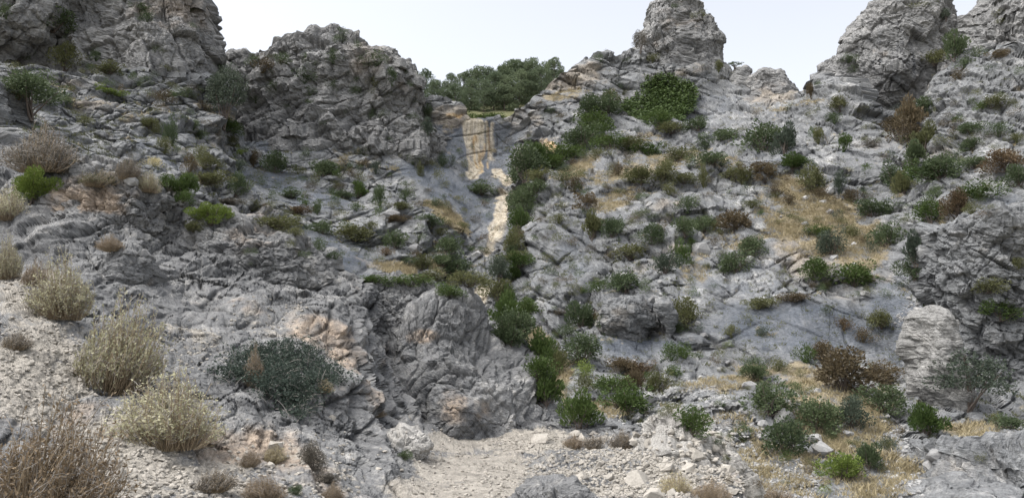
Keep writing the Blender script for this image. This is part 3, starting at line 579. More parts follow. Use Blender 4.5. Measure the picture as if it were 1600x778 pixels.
def shrub_geo(seed, n=2600, form='round'):
    """unit shrub: about 1 wide, 1 high; returns (foliage V,F), (stem V,F)"""
    g = rng(seed)
    K = {'round': 30, 'low': 34, 'upright': 24, 'open': 20}[form]
    d = rand_dir(g, K, -.75); rad = g.uniform(.10, .47, K)
    c = d * rad[:, None] * np.array([1.15, 1.15, .95]); c[:, 2] = np.maximum(c[:, 2] + .42, .10)
    lob = .82 + .22 * np.sin(3 * np.arctan2(c[:, 1], c[:, 0]) + seed) ; c[:, :2] *= lob[:, None]
    cr = g.uniform(.09, .22, K)
    if form == 'low': c[:, :2] *= 1.12; c[:, 2] *= .9
    if form == 'upright': c[:, :2] *= .85; cr *= .85
    if form == 'open': cr *= .8
    w = cr ** 2; k = g.choice(K, n, p=w / w.sum())
    dd = rand_dir(g, n); rr = cr[k] * g.uniform(.25, 1, n) ** .4
    P = c[k] + dd * rr[:, None] * np.array([1, 1, 1.1]); P[:, 2] = np.maximum(P[:, 2] - .05, g.uniform(-.04, .06, n))
    outd = unit(dd * .7 + unit(P - np.array([0, 0, .3])) * .6 + np.array([0, 0, .35 if form != 'upright' else 1.3]) + g.normal(0, .35, (n, 3)))
    ln = g.uniform(.035, .07, n) * (1.5 if form == 'upright' else 1); wd = ln * (.35 if form == 'upright' else .62)
    fol = leaf_quads(P, outd, rand_dir(g, n), ln, wd)
    m = 14; A = np.c_[g.normal(0, .035, (m, 2)), np.full(m, -.03)]; kk = g.choice(K, m); Cc = c[kk]; Bm = (A + Cc) / 2 + np.array([0, 0, -.06]) + g.normal(0, .03, (m, 3))
    return fol, tubes(A, Bm, Cc, np.full(m, .016), np.full(m, .006), 4, 4)
SHRUB = {}
for form, cnt in (('round', 6), ('low', 4), ('upright', 4), ('open', 3)):
    SHRUB[form] = []
    for q in range(cnt):
        fo, st = shrub_geo(100 * len(SHRUB) + q, 2600 if form != 'open' else 1700, form)
        SHRUB[form].append((new_mesh("foliage_" + form, *fo, LEAF['d'], False), new_mesh("stems_" + form, *st, BARK, True)))
SMALL = {f: [] for f in SHRUB}                 # one-mesh versions for shrubs too small to show stems
for form in SHRUB:
    for q in range(3):
        fo, st = shrub_geo(900 + 10 * len(form) + q, 1100, form); V, Fq = join([fo, st]); SMALL[form].append(new_mesh("shrub_" + form, V, Fq, LEAF['d'], False))

def pine_geo(seed):
    """unit pine: 1 high"""
    g = rng(seed); K = 46
    zc = g.uniform(.16, .97, K); env = .34 * np.sin(np.clip((1.06 - zc) / .9, 0, 1) * 2.2) + .02
    a = g.uniform(0, 6.28, K); rr = env * g.uniform(.35, 1, K)
    c = np.stack([rr * np.cos(a), rr * np.sin(a), zc], -1); cr = g.uniform(.07, .125, K)
    n = 7500; k = g.choice(K, n); dd = rand_dir(g, n); P = c[k] + dd * (cr[k] * g.uniform(.3, 1, n) ** .4)[:, None] * np.array([1.25, 1.25, .62])
    D = unit(dd + np.array([0, 0, .7]) + g.normal(0, .3, (n, 3))); ln = g.uniform(.022, .042, n)
    fol = leaf_quads(P, D, rand_dir(g, n), ln, ln * .45)
    A = [np.array([[0, 0, -.08]])]; Bm = [np.array([[.02, .01, .4]])]; Cc = [np.array([[0, 0, .93]])]
    st = [tubes(A[0], Bm[0], Cc[0], [.022], [.005], 8, 6)]
    kk = g.choice(K, 16, replace=False); A2 = np.c_[np.zeros((16, 2)), c[kk, 2] * .88 - .02]; C2 = c[kk]
    st.append(tubes(A2, (A2 + C2) / 2 + [0, 0, -.015], C2, np.full(16, .008), np.full(16, .003), 3, 4))
    return fol, join(st)
PINE = []
for q in range(5):
    fo, st = pine_geo(500 + q); PINE.append((new_mesh("pine_crown", *fo, LEAF['d'], False), new_mesh("pine_trunk", *st, BARK, True)))
def tree_geo(seed, spread=1.0, n=3200, pads=26, flat=.8, zlo=.42, zs=.6):
    g = rng(seed); c = rand_dir(g, pads, -.3) * g.uniform(.2, .42, (pads, 1)) * np.array([spread, spread, zs]); c[:, 2] += (1 + zlo) / 2 - .08
    cr = g.uniform(.08, .15, pads); k = g.choice(pads, n); dd = rand_dir(g, n)
    P = c[k] + dd * (cr[k] * g.uniform(.2, 1, n) ** .4)[:, None] * np.array([1.2, 1.2, flat]); D = unit(dd + [0, 0, .3] + g.normal(0, .4, (n, 3))); ln = g.uniform(.025, .05, n)
    fol = leaf_quads(P, D, rand_dir(g, n), ln, ln * .6)
    m = 9; kk = g.choice(pads, m); A2 = np.c_[g.normal(0, .012, (m, 2)), np.full(m, -.06)]; B2 = np.c_[g.normal(0, .05, (m, 2)), np.full(m, zlo * .8)]
    return fol, tubes(A2, B2, c[kk], np.full(m, .022), np.full(m, .006), 6, 5)
TREE = {}
for nm, a in (('umbrella', dict(seed=700, spread=1.5, pads=22, flat=.5, zlo=.55)), ('round', dict(seed=701, n=5200, pads=60, zlo=.08, zs=1.05)), ('airy', dict(seed=702, spread=1.25, n=4600, pads=60, zlo=.0, zs=1.05))):
    fo, st = tree_geo(**a); TREE[nm] = (new_mesh("crown_" + nm, *fo, LEAF['d'], False), new_mesh("trunk_" + nm, *st, BARK, True))

# ------------------------------------------------------------------ where a line of sight meets the ground
bpy.context.view_layer.update()
DG = bpy.context.evaluated_depsgraph_get()
from mathutils.bvhtree import BVHTree
def hit(px, py):
    dx, fy, fz = ray(px, py); dv = Vector((float(dx), float(fy), float(fz))).normalized()
    ok, loc, nor, idx, ob, _ = scene.ray_cast(DG, Vector((0, 0, CAMZ)), dv, distance=600)
    return (loc, nor, ob) if ok else (None, None, None)
RND = random.Random(7)
PLACED = []
def plant(name, meshes, px, py, wpx, hpx, leaf, sink=.06, one=False, loc=None, cat='shrub', part=('foliage', 'stems'), uz=1.0):
    """stand a plant with its foot where the photo shows it"""
    if loc is None:
        loc, nor, ob = hit(px, py)
        if loc is None: return None
    Yc = loc[1]; sx = wpx * mpp(Yc); sz = hpx * mpp(Yc) / uz
    M = (RND.uniform(.9, 1.1) * sx, RND.uniform(.9, 1.1) * sx, sz)
    if one:
        o = link(name, meshes if not isinstance(meshes, tuple) else meshes[0]); o.material_slots[0].link = 'OBJECT'; o.material_slots[0].material = LEAF[leaf]
    else:
        o = bpy.data.objects.new(name, None); C.objects.link(o); o.empty_display_size = .2
        f = link(part[0], meshes[0], o); f.material_slots[0].link = 'OBJECT'; f.material_slots[0].material = LEAF[leaf]
        link(part[1], meshes[1], o)
    o.location = (loc[0], loc[1], loc[2] - sink * sz); o.scale = M; o.rotation_euler = (RND.uniform(-.08, .08), RND.uniform(-.08, .08), RND.uniform(0, 6.28))
    o["category"] = cat
    return o

# ------------------------------------------------------------------ shrubs of the slopes: foot x, foot y, width, height (photo pixels), kind
SH = """82 46 56 44 d;10 28 26 26 d;58 62 14 22 d;105 66 18 12 d;28 93 38 26 d;103 108 48 40 o;150 95 20 22 d;142 114 22 14 d;172 116 42 16 o;168 137 22 14 d;167 147 46 11 l;102 162 20 16 d;133 196 22 17 o;118 180 14 8 o;105 142 22 9 o;190 190 14 8 o
207 128 15 17 d;218 138 15 15 d;231 132 14 14 d;257 159 25 22 b;270 139 15 10 o;292 151 21 16 d;311 147 15 11 d;318 172 22 15 b;231 200 32 18 o;285 190 13 10 d;302 202 18 18 d;313 217 23 17 d;324 201 22 14 b;268 226 26 46 d;257 238 24 24 o;276 242 15 15 d;245 214 22 14 o
295 268 28 26 b;313 244 28 20 o;320 262 30 24 o;337 268 26 24 o;325 288 58 22 o;290 306 38 40 g;370 304 35 33 d;371 266 28 20 t;383 239 13 10 d;396 260 18 22 b;374 246 18 14 l;355 205 40 24 g;362 228 22 18 o;262 300 32 28 g;240 260 24 16 y;285 322 32 24 g;355 320 32 13 h;396 325 20 12 o;303 361 28 19 o
398 250 20 15 b;430 270 42 34 d;466 272 26 13 o;505 277 48 30 d;410 292 17 13 d;433 295 11 9 d;457 310 42 16 d;426 314 17 17 d;393 328 26 17 o;425 328 18 13 o;463 335 32 17 r;445 337 20 11 o;437 358 60 25 o;495 335 20 23 d;460 368 27 13 o;481 363 15 13 d;498 390 22 22 d;525 404 28 14 d;553 375 58 28 o;505 366 32 22 d;560 309 31 30 g;535 309 32 13 d;513 299 11 8 t;520 327 22 12 o;557 330 23 15 d;594 322 27 34 d;569 242 28 15 d;569 264 17 17 b;586 270 19 21 t;547 272 13 17 d;563 282 17 14 o;580 360 22 15 o;475 404 24 13 d;531 338 18 10 o
634 314 23 23 d;645 300 12 9 d;624 327 30 15 o;657 324 22 11 b;680 325 23 19 d;620 346 32 13 b;673 355 31 25 d;690 368 22 15 o;617 388 36 29 d;603 399 26 15 r;573 406 13 10 t;593 411 22 11 o;634 413 26 13 d;660 422 34 25 o;660 378 18 13 d;703 398 42 33 d;690 416 32 23 d;723 360 22 15 o;757 380 17 15 r;750 394 12 9 d;764 343 9 10 d;724 333 13 8 o;752 304 44 22 d;806 312 22 18 o;758 318 18 9 d;722 279 12 8 o;690 260 20 22 d;705 262 13 17 t;645 256 24 19 d;655 275 15 22 o;670 265 20 13 o;585 442 44 15 g;730 446 48 26 o;700 462 44 20 g;655 440 20 10 b
822 282 52 56 d;843 250 22 27 t;834 304 52 24 d;812 322 42 24 d;812 350 22 30 d;818 345 26 13 o;806 375 24 22 o;800 405 24 28 d;806 408 44 18 o;838 328 24 10 d;880 328 18 13 o;897 299 28 24 b;876 299 15 13 d;871 311 16 10 o;915 330 30 28 b;967 275 21 20 b;950 300 13 13 b;886 270 26 13 d;875 283 26 15 o;905 281 22 13 o;905 242 28 16 g;932 248 22 16 o;952 246 22 14 o;855 408 22 12 o;873 350 24 17 o;845 348 16 9 b;815 373 22 15 b;835 381 15 13 d;892 386 20 13 b;885 410 28 11 o;925 372 30 40 o;960 370 32 32 d;926 220 34 24 g;946 230 28 20 o;925 190 48 40 d;955 168 34 26 o;860 180 15 13 d;843 167 15 9 b;870 250 34 14 d;985 262 16 10 o
1000 222 24 12 b;1050 208 38 18 o;1060 252 32 24 o;1103 233 25 21 d;1085 242 16 13 o;1112 257 38 21 d;1128 220 38 21 d;1092 204 30 20 d;1003 288 42 29 o;1038 281 32 27 o;1068 286 36 17 o;1100 293 18 31 o;1045 304 22 17 o;1150 280 42 19 o;1165 307 18 17 t;998 313 15 11 d;983 323 20 15 b;1006 339 21 13 d;1075 330 28 25 d;1070 368 30 27 d;1100 364 32 24 d;1019 380 30 25 d;1146 363 42 34 b;1175 328 22 13 o;987 404 44 23 o;1063 416 26 38 g;1040 428 32 28 t;1148 424 40 30 d;1175 398 36 28 d;1122 368 18 11 o;1030 320 15 12 h;1215 352 16 9 o
1185 269 34 19 b;1196 283 34 23 b;1160 288 26 21 o;1237 264 30 23 g;1270 297 36 38 o;1211 306 24 15 b;1232 320 20 16 b;1172 324 28 13 o;1312 300 24 29 t;1282 310 20 17 b;1299 318 22 13 b;1330 318 24 24 b;1352 311 18 15 d;1358 338 38 25 d;1390 333 28 21 d;1236 346 22 13 o;1276 369 34 15 g;1298 396 36 36 t;1331 371 24 20 o;1388 384 40 31 d;1273 436 38 27 g;1333 447 64 36 g;1362 443 15 13 b;1285 461 14 17 d;1196 236 62 42 d;1226 240 32 44 t;1268 153 17 25 b;1279 138 14 12 d;1312 173 30 24 o;1303 193 24 21 d;1270 185 20 15 o;1235 174 16 11 o;1278 225 20 24 o;1318 236 22 26 g;1340 179 20 11 o;1183 183 14 11 b;1242 262 36 18 g
1492 92 36 46 d;1460 102 38 24 o;1507 107 26 20 d;1528 88 26 16 d;1561 91 30 18 b;1500 124 24 19 b;1547 115 18 15 t;1594 118 18 13 d;1565 25 22 11 o;1447 182 40 36 d;1420 185 26 16 d;1395 200 42 15 b;1345 175 20 11 o;1325 97 28 15 d;1332 116 16 16 d;1550 168 40 19 o;1512 148 16 11 o;1588 185 22 14 b;1409 224 38 40 b;1430 259 32 36 d;1432 266 22 14 o;1360 231 26 15 h;1385 214 18 9 o;1382 252 16 10 h;1414 304 32 36 o;1455 279 44 30 g;1480 253 26 16 g;1465 308 20 20 d;1495 339 38 36 r;1455 349 42 32 g;1415 348 18 12 d;1517 208 36 18 d;1560 212 26 21 d;1519 236 30 20 d;1525 262 42 18 d;1570 266 48 30 r;1590 290 34 30 d;1588 224 24 16 o;1525 309 52 22 g;1520 333 22 15 o;1540 341 24 13 r;1545 218 22 12 h
805 530 58 52 d;795 484 26 36 g;790 537 44 42 d;822 458 18 11 o;845 456 16 10 d;820 487 16 9 r;862 466 18 9 o;873 493 22 11 r;877 441 24 8 r;893 423 16 13 d;935 454 28 16 g;908 510 32 36 d;885 526 24 18 d;923 508 18 22 r;945 522 22 27 d;908 566 52 36 d;977 458 42 36 d;842 596 42 46 g;855 634 48 44 g;906 670 56 46 g;843 543 22 13 o;912 588 26 22 l;914 610 28 26 o;970 580 38 22 b;1000 586 32 20 r;955 612 46 26 g;990 611 30 26 b;978 646 70 40 g;1029 610 36 28 o;1050 563 28 28 g;1069 559 20 20 g;1050 586 24 16 g;1072 508 38 38 o;1060 518 22 18 d;1094 520 18 12 t;1143 525 18 18 o;1138 543 16 10 l;1128 561 22 14 o;1165 503 18 12 o;1185 481 32 19 o;1190 525 20 16 t;1178 592 38 24 d;1183 572 26 16 d;1204 644 58 44 d
1240 471 36 14 b;1293 493 18 14 t;1318 515 24 18 r;1349 534 28 22 b;1375 512 30 22 o;1257 566 26 26 g;1215 580 24 20 o;1320 612 84 58 b;1287 566 34 26 b;1361 580 14 12 d;1376 596 42 28 b;1384 646 50 38 d;1397 584 26 11 b;1430 436 36 28 d;1432 412 34 46 t;1443 476 22 48 d;1545 456 36 20 o;1564 498 38 28 g;1592 418 20 16 o;1446 676 50 42 g;1580 670 36 22 d;1556 661 22 15 o;1387 704 20 15 o;1278 674 56 48 d;1332 668 42 42 t;1230 710 56 52 d;1161 690 26 26 d;1317 750 46 42 l;1354 732 32 36 d;1386 700 26 17 t;1292 774 18 16 l;1082 677 44 36 g;1045 649 18 16 o;1140 690 16 10 o;1250 590 18 12 o;1530 724 18 14 o;1195 612 24 16 o"""
GULLY = "838 262 44 44 g;820 296 50 46 d;818 334 40 44 d;812 364 34 36 g;804 394 34 36 o;812 416 44 26 g;800 440 34 26 g;846 286 40 28 o;862 262 40 24 g;884 250 44 26 g;908 228 44 32 d;930 204 44 30 g;946 178 46 34 d;790 512 50 50 g;780 470 40 34 o;826 500 40 34 g;798 540 36 32 d;868 586 34 40 o;845 570 46 50 g;1030 200 44 28 g;990 232 34 20 o;1016 244 36 22 g;956 232 40 24 g;1420 210 44 50 b;1445 240 40 46 o;1470 280 50 36 d;1400 290 40 34 d;640 446 50 20 g;672 440 40 22 o;710 430 46 30 d"
CRAG_SH = "440 100 26 20 d;410 112 34 26 b;395 105 24 20 d;430 140 30 18 d;475 130 34 26 d;490 110 22 14 d;535 60 22 18 d;529 68 16 14 d;521 98 24 22 d;559 78 14 13 d;587 102 30 26 d;485 150 20 16 d;518 142 18 16 d;538 180 14 12 d;560 150 14 12 d;556 130 12 10 d;582 182 14 12 d;612 132 22 30 d;604 155 16 14 d;640 140 14 12 d;598 187 16 14 d;400 160 20 16 d;420 150 18 14 d;450 172 14 10 d;608 222 10 8 d;668 210 24 28 t;668 185 18 22 d;545 120 16 12 d;220 18 30 14 d;230 35 22 22 d;305 22 14 12 d;245 85 16 14 d;300 45 14 8 d;345 115 22 16 d;1055 14 16 7 d;1100 32 16 16 o;1085 30 12 10 o;1020 98 22 16 o;1122 112 16 20 o;1438 14 30 10 o;1566 40 20 10 o;935 98 18 14 d;980 100 14 10 d"
WORD = dict(d="dark green", o="olive green", b="brownish", r="rust brown", g="green", l="yellow-green", t="grey-green", y="straw yellow", p="pale dry", k="dry brown", h="dull heathery")
def zone(x, y):
    if y < 118 and x < 350: return "on the top left cliffs"
    if 350 <= x < 672 and y < 232 and not (x < 380 and y > 190): return "on the broad central crag"
    if x < 345 and y < 205: return "on slabs below the left cliffs"
    if x < 420 and y < 330: return "behind the left ledge"
    if x < 420: return "beside the left ledge"
    if x < 610 and y < 318: return "below the broad crag"
    if x < 610: return "on blue slabs at mid left"
    if x < 745 and y < 300: return "left of the waterfall foot"
    if x < 745: return "left of the streambed"
    if x < 830 and y < 450 : return "lining the white streambed"
    if x < 870 and y >= 450: return "in gully behind central rock"
    if x < 970 and y < 260: return "under ridge right of waterfall"
    if x < 970 and y < 430: return "right of the streambed"
    if x < 1070 and y < 130: return "on the rock tower"
    if x < 1140 and y < 300: return "below the rock tower"
    if x < 1140 and y < 440: return "among middle slope rocks"
    if x < 1080 and y < 545: return "around the overhanging boulder"
    if x < 1110: return "in the ravine beyond the path"
    if x < 1345 and y < 270: return "left of the pinnacle"
    if x < 1420 and y < 460 and x >= 1140: return "around the dry grass patch"
    if x < 1420 and y < 565: return "on the smooth blue slab"
    if x < 1420: return "on lower right grassy slope"
    if y < 130: return "at upper right crag foot"
    if y < 350: return "on right edge ledges"
    if y < 640: return "on the right edge outcrop"
    return "near the pillar foot"
ORD = ["first", "second", "third", "fourth", "fifth", "sixth", "seventh", "eighth", "ninth", "tenth", "eleventh", "twelfth", "thirteenth", "fourteenth"]
def finish_labels(items, noun):
    """items: (object, x, y, width, height, kind): one label each"""
    groups = {}
    for it in items:
        o, x, y, wd, ht, kd = it; r = ht / wd
        shp = "upright" if r > 1.12 else ("low" if r < .62 else "rounded"); sz = "small" if wd < 18 else ("large" if wd > 38 else "")
        groups.setdefault((sz, shp, WORD[kd], zone(x, y)), []).append(it)
    for (sz, shp, wc, zn), its in groups.items():
        its.sort(key=lambda i: i[1]); core = " ".join(t for t in (sz, shp, wc) if t)
        for n_, it in enumerate(its):
            if len(its) == 1: it[0]["label"] = f"{core} {noun} {zn}"
            elif len(its) == 2: it[0]["label"] = f"{'left' if n_ == 0 else 'right'} one of two {core} {noun}s {zn}"
            else: it[0]["label"] = f"{core} {noun} {zn}, {ORD[n_]} from left"
            it[0]["group"] = f"{noun}s {zn}"
items = []; rows_ = []
for src, small_only in ((SH.replace("\n", ";"), False), (GULLY, False), (CRAG_SH, True)):
    for row in src.split(";"):
        x, y, wd, ht, kd = row.split(); rows_.append((*map(float, (x, y, wd, ht)), kd, small_only))
NH = len(rows_)
rows_.sort(key=lambda r: -r[2] * r[3])
rest = {}; gz_ = rng(303)
for x0, y0, x1, y1, cnt_ in ((850, 250, 1130, 470, 120), (1130, 200, 1420, 470, 70), (1400, 150, 1600, 330, 60), (380, 235, 760, 420, 90), (0, 110, 340, 230, 26), (820, 420, 960, 560, 30), (1120, 580, 1420, 770, 65), (880, 560, 1130, 660, 30), (790, 130, 1000, 240, 14), (370, 90, 660, 200, 24)):
    for _ in range(cnt_):
        w_ = gz_.uniform(8, 21); rows_.append((gz_.uniform(x0, x1), gz_.uniform(y0, y1), w_, w_ * gz_.uniform(.5, .9), str(gz_.choice(list('dooobgth'))), True))
for q, (x, y, wd, ht, kd, small_only) in enumerate(rows_):
    r = ht / wd
    form = 'upright' if (r > 1.12 or (kd in 'gl' and r > .75 and RND.random() < .6)) else ('low' if r < .62 else ('open' if kd in 'hb' and RND.random() < .3 else 'round'))
    if q >= 285:   # too small or too many to single out
        loc, nor, ob = hit(x, y)
        if loc is None: continue
        rest.setdefault(kd, []).append((loc, wd * 1.35 * mpp(loc[1]), ht * 1.5 * mpp(loc[1]), form)); continue
    one = wd < 30 or small_only
    me = RND.choice(SMALL[form]) if one else RND.choice(SHRUB[form])
    k_ = 1.14 if x > 850 and y > 200 else 1.0; o = plant("shrub", me, x, y, wd * 1.28 * k_, ht * 1.3 * k_, kd, one=one)
    if o: items.append((o, x, y, wd, ht, kd))
Vs, Fs, Mi, o_ = [], [], [], 0; kinds = sorted(rest)
for ki, kd in enumerate(kinds):
    for q, (loc, a_, h_, form) in enumerate(rest[kd]):
        (V, Fq), _ = shrub_geo(2000 + q + 97 * ki, 560, form); V = V * np.array([a_, a_, h_]) + np.array(loc); Vs.append(V); Fs.append(Fq + o_); Mi.append(np.full(len(Fq), ki)); o_ += len(V)
me = new_mesh("low_shrubs", np.concatenate(Vs), np.concatenate(Fs), [LEAF[k_] for k_ in kinds], False); me.polygons.foreach_set("material_index", np.concatenate(Mi).astype(np.int32))
tag(link("undergrowth", me), "scattered small tufts of green and brown undergrowth in the cracks", "undergrowth", kind="stuff")
finish_labels(items, "shrub")

# ------------------------------------------------------------------ pines on the skyline shelf and other trees
PN = [(648, 168, 112, 208), (664, 172, 110, 212), (684, 172, 119, 206), (676, 182, 130, 196), (700, 176, 112, 214), (714, 184, 124, 200), (722, 178, 106, 222), (742, 180, 97, 226), (736, 186, 118, 204), (758, 182, 102, 220), (770, 186, 112, 206), (778, 180, 95, 230), (794, 178, 88, 234), (788, 186, 116, 204), (806, 180, 86, 228), (810, 182, 106, 210), (822, 176, 90, 232), (836, 172, 86, 228), (830, 180, 104, 212), (852, 166, 88, 226), (848, 172, 104, 214), (866, 156, 94, 220), (690, 186, 138, 194), (756, 190, 128, 200), (874, 150, 106, 216)]
pit = []
for q, (x, yb, yt, Y) in enumerate(PN):
    Yn = float(farY(Y)); b = at(x, yb, Yn); h = (yb - yt)
    o = plant("pine_tree", PINE[q % 5], x, yb, h * RND.uniform(.66, .92), h * RND.uniform(.92, 1.12), 'n', loc=Vector(b), cat='pine', part=('crown', 'trunk'), sink=0)
    pit.append((x, o))
pit.sort(key=lambda t: t[0])
for n_, (x, o) in enumerate(pit):
    o["group"] = "pines on the skyline above the waterfall"
    o["label"] = ("leftmost pine of the skyline wood above the waterfall" if n_ == 0 else "rightmost pine of the skyline wood above the waterfall" if n_ == len(pit) - 1 else f"pine in the skyline wood, {['', 'second', 'third', 'fourth', 'fifth', 'sixth', 'seventh', 'eighth', 'ninth', 'tenth', 'eleventh', 'twelfth'][n_]} from its left end" if n_ < 12 else f"pine in the skyline wood, {['', 'second', 'third', 'fourth', 'fifth', 'sixth', 'seventh', 'eighth', 'ninth', 'tenth', 'eleventh', 'twelfth', 'thirteenth'][len(pit) - 1 - n_]} from its right end")
def tree(kind, x, y, wpx, hpx, leaf, label, loc=None, uz=1.0):
    o = plant("tree", TREE[kind], x, y, wpx, hpx, leaf, cat='tree', part=('crown', 'trunk'), sink=.02, loc=loc)
    if o: o["label"] = label
    return o
tree('umbrella', 1148, 110, 21, 14, 'd', "lone umbrella-shaped tree on the skyline right of the rock tower")
tree('airy', 1000, 82, 24, 44, 'h', "thin dark tree clinging to the left side of rock tower", loc=Vector(at(1001, 82, float(farY(186)))))
tree('round', 350, 196, 70, 108, 't', "tall dark tree in the gully between left cliff and crag")
tree('round', 48, 184, 112, 84, 'd', "big dark bushy tree beside the smooth boulder at left edge")
tree('airy', 1514, 636, 108, 100, 't', "airy grey-green tree growing between pillar and right outcrop")
tree('round', 780, 454, 46, 60, 't', "blue-green pine-like tree standing in the streambed at mid height")
tree('airy', 1478, 34, 18, 26, 't', "small tree on the right shoulder of the pinnacle")
for q, (x, y, wd, ht) in enumerate(((725, 192, 40, 20), (752, 190, 44, 18), (778, 187, 30, 16))):
    o = plant("shrub", SHRUB['low'][q], x, y, wd, ht, 'g', loc=Vector(at(x, y, float(farY(184)))))
    o["label"] = ["left", "middle", "right"][q] + " one of three green bushes on the lip above the waterfall"; o["group"] = "bushes on the waterfall lip"

# ivy mat on the wall under the tower
g = rng(33); n = 9000; px = g.uniform(966, 1094, n * 2); py = g.uniform(112, 200, n * 2)
from_poly = [(1040, 114), (1062, 122), (1088, 134), (1090, 150), (1080, 168), (1062, 184), (1030, 196), (1004, 190), (975, 172), (970, 164), (990, 152), (1006, 142), (1010, 124)]
def inside(px, py, poly):
    r = np.zeros(len(px), bool); j = len(poly) - 1
    for i in range(len(poly)):
        xi, yi = poly[i]; xj, yj = poly[j]
        r ^= ((yi > py) != (yj > py)) & (px < (xj - xi) * (py - yi) / (yj - yi + 1e-9) + xi); j = i
    return r
wob = perlin(np.c_[px / 9, py / 9, np.zeros(len(px))], 5) * 11 + perlin(np.c_[px / 4, py / 4, np.ones(len(px))], 6) * 6
m = inside(px + wob, py + wob, from_poly); px, py = px[m], py[m]
Yi = fitB(px, py) - .9 - .8 * (perlin(np.c_[px / 7, py / 7, np.ones(len(px))], 6) + .4)
Pi = at(px, py, Yi) + g.normal(0, .18, (len(px), 3)); ln = g.uniform(.22, .42, len(px))
Vv, Fq = leaf_quads(Pi, unit(np.array([0, -.6, -.35]) + g.normal(0, .45, (len(px), 3))), unit(np.array([0, -.7, .7]) + g.normal(0, .4, (len(px), 3))), ln, ln * .8)
b0 = at(1030, 196, float(fitB(1030, 196)))
o = link("ivy", new_mesh("ivy", Vv - b0, Fq, LEAF['g'], False), loc=b0); tag(o, "dense dark green ivy mat on the wall below the rock tower", "ivy")

# ------------------------------------------------------------------ dry shrubs of the foreground
def dry_geo(seed, stems=300, twigs=1300, leaves=6000, lean=(0, 0), leafln=(.02, .05), tall=1.0):
    """unit dry shrub: about 1 wide and 1 high, stems from one root; returns stems, twigs, leaves"""
    g = rng(seed); a = g.uniform(0, 6.28, stems); sp = g.uniform(0, 1, stems) ** .6
    A = np.c_[np.cos(a) * sp * .26, np.sin(a) * sp * .26, np.full(stems, -.02)]
    hh = (1.02 - .55 * sp ** 2) * g.uniform(.45, 1, stems) * (1 + .18 * np.sin(2 * a + seed))
    Cc = np.c_[np.cos(a) * sp * .50 + lean[0], np.sin(a) * sp * .50 + lean[1], hh] + g.normal(0, .03, (stems, 3))
    Bm = A * .45 + Cc * .55 + np.c_[np.cos(a) * sp * .08, np.sin(a) * sp * .08, np.full(stems, .02)] + g.normal(0, .08, (stems, 3))
    st = tubes(A, Bm, Cc, np.full(stems, .006), np.full(stems, .0022), 5, 3)
    def on(n, lo=.35):
        k = g.integers(0, stems, n); t = g.uniform(lo, 1, n)[:, None]
        P = A[k] * (1 - t) ** 2 + 2 * Bm[k] * t * (1 - t) + Cc[k] * t ** 2; D = unit(2 * (1 - t) * (Bm[k] - A[k]) + 2 * t * (Cc[k] - Bm[k])); return P, D, t
    P, D, t = on(twigs, .2); E = P + unit(D + g.normal(0, .6, (twigs, 3))) * g.uniform(.06, .16, (twigs, 1))
    tw = tubes(P, (P + E) / 2 + g.normal(0, .012, (twigs, 3)), E, np.full(twigs, .0028), np.full(twigs, .0014), 2, 3)
    P2, D2, t2 = on(leaves // 2, .3); f = g.uniform(0, 1, (leaves - leaves // 2, 1)); kk = g.integers(0, twigs, leaves - leaves // 2)
    P3 = P[kk] * (1 - f) + E[kk] * f; LP = np.r_[P2, P3] + g.normal(0, .012, (leaves, 3)); LD = unit(np.r_[D2, unit(E - P)[kk]] + g.normal(0, .8, (leaves, 3)))
    ln = g.uniform(*leafln, leaves)
    return st, tw, leaf_quads(LP, LD, rand_dir(g, leaves), ln, ln * .42)
DRY = []
for q in range(4):
    st, tw, lf = dry_geo(40 + q, lean=((.12, 0), (-.08, .1), (0, -.1), (.05, .1))[q])
    DRY.append((new_mesh("dry_leaves", *lf, LEAF['p'], False), new_mesh("dry_stems", *st, STALK, True), new_mesh("dry_twigs", *tw, TWIG, True)))
def dry(px, py, wpx, hpx, leaf, label, q, deep=.85, name="dry_shrub", cat="dry shrub", group="dry shrubs on the near bank"):
    loc, nor, ob = hit(px, py)
    if loc is None: return
    o = bpy.data.objects.new(name, None); C.objects.link(o); o.empty_display_size = .2
    for nm, me, mt in zip(("leaves", "stems", "twigs"), DRY[q], (LEAF[leaf], STALK, TWIG)):
        c = link(nm, me, o); c.material_slots[0].link = 'OBJECT'; c.material_slots[0].material = mt
    sx = wpx * mpp(loc[1]); o.location = loc - Vector((0, 0, .01)); o.scale = (sx, sx * deep, hpx * mpp(loc[1])); o.rotation_euler = (0, 0, RND.uniform(-.5, .5) * (deep > .6)); tag(o, label, cat, group)
dry(172, 612, 138, 150, 'p', "tallest pale green dry shrub, beside the blue-grey boulder at left", 0)
dry(268, 697, 172, 116, 'p', "wide straw-coloured dry shrub with bare grey twigs, left of the dark mat", 1)
dry(100, 497, 105, 96, 'p', "shorter pale dry shrub behind and left of the tallest one", 2)
dry(58, 822, 225, 185, 'k', "brown dry shrub filling the bottom left corner", 3)
dry(14, 344, 62, 56, 'p', "pale dry shrub at left edge below the lime green bush", 1)
dry(12, 436, 50, 66, 'p', "pale thin dry shrub at left edge above the dirt bank", 2)
dry(50, 446, 40, 42, 'k', "small brown dry shrub beside the pale one at far left", 0)
dry(22, 545, 50, 30, 'h', "low grey-brown dry shrub at left edge on bare dirt", 3)
dry(66, 268, 132, 74, 'h', "broad grey-brown leafless bush behind the lime green bush", 2, .35)
dry(150, 292, 66, 30, 'o', "olive dry bush behind the crusted ledge top", 0)
dry(196, 280, 46, 40, 'h', "grey leafless bush between ledge and slabs at left", 3)
dry(232, 300, 44, 36, 'p', "pale dry bush at the right end of the ledge", 1)
dry(175, 392, 46, 26, 'k', "small brown dry tuft on the left rock below ledge", 2)
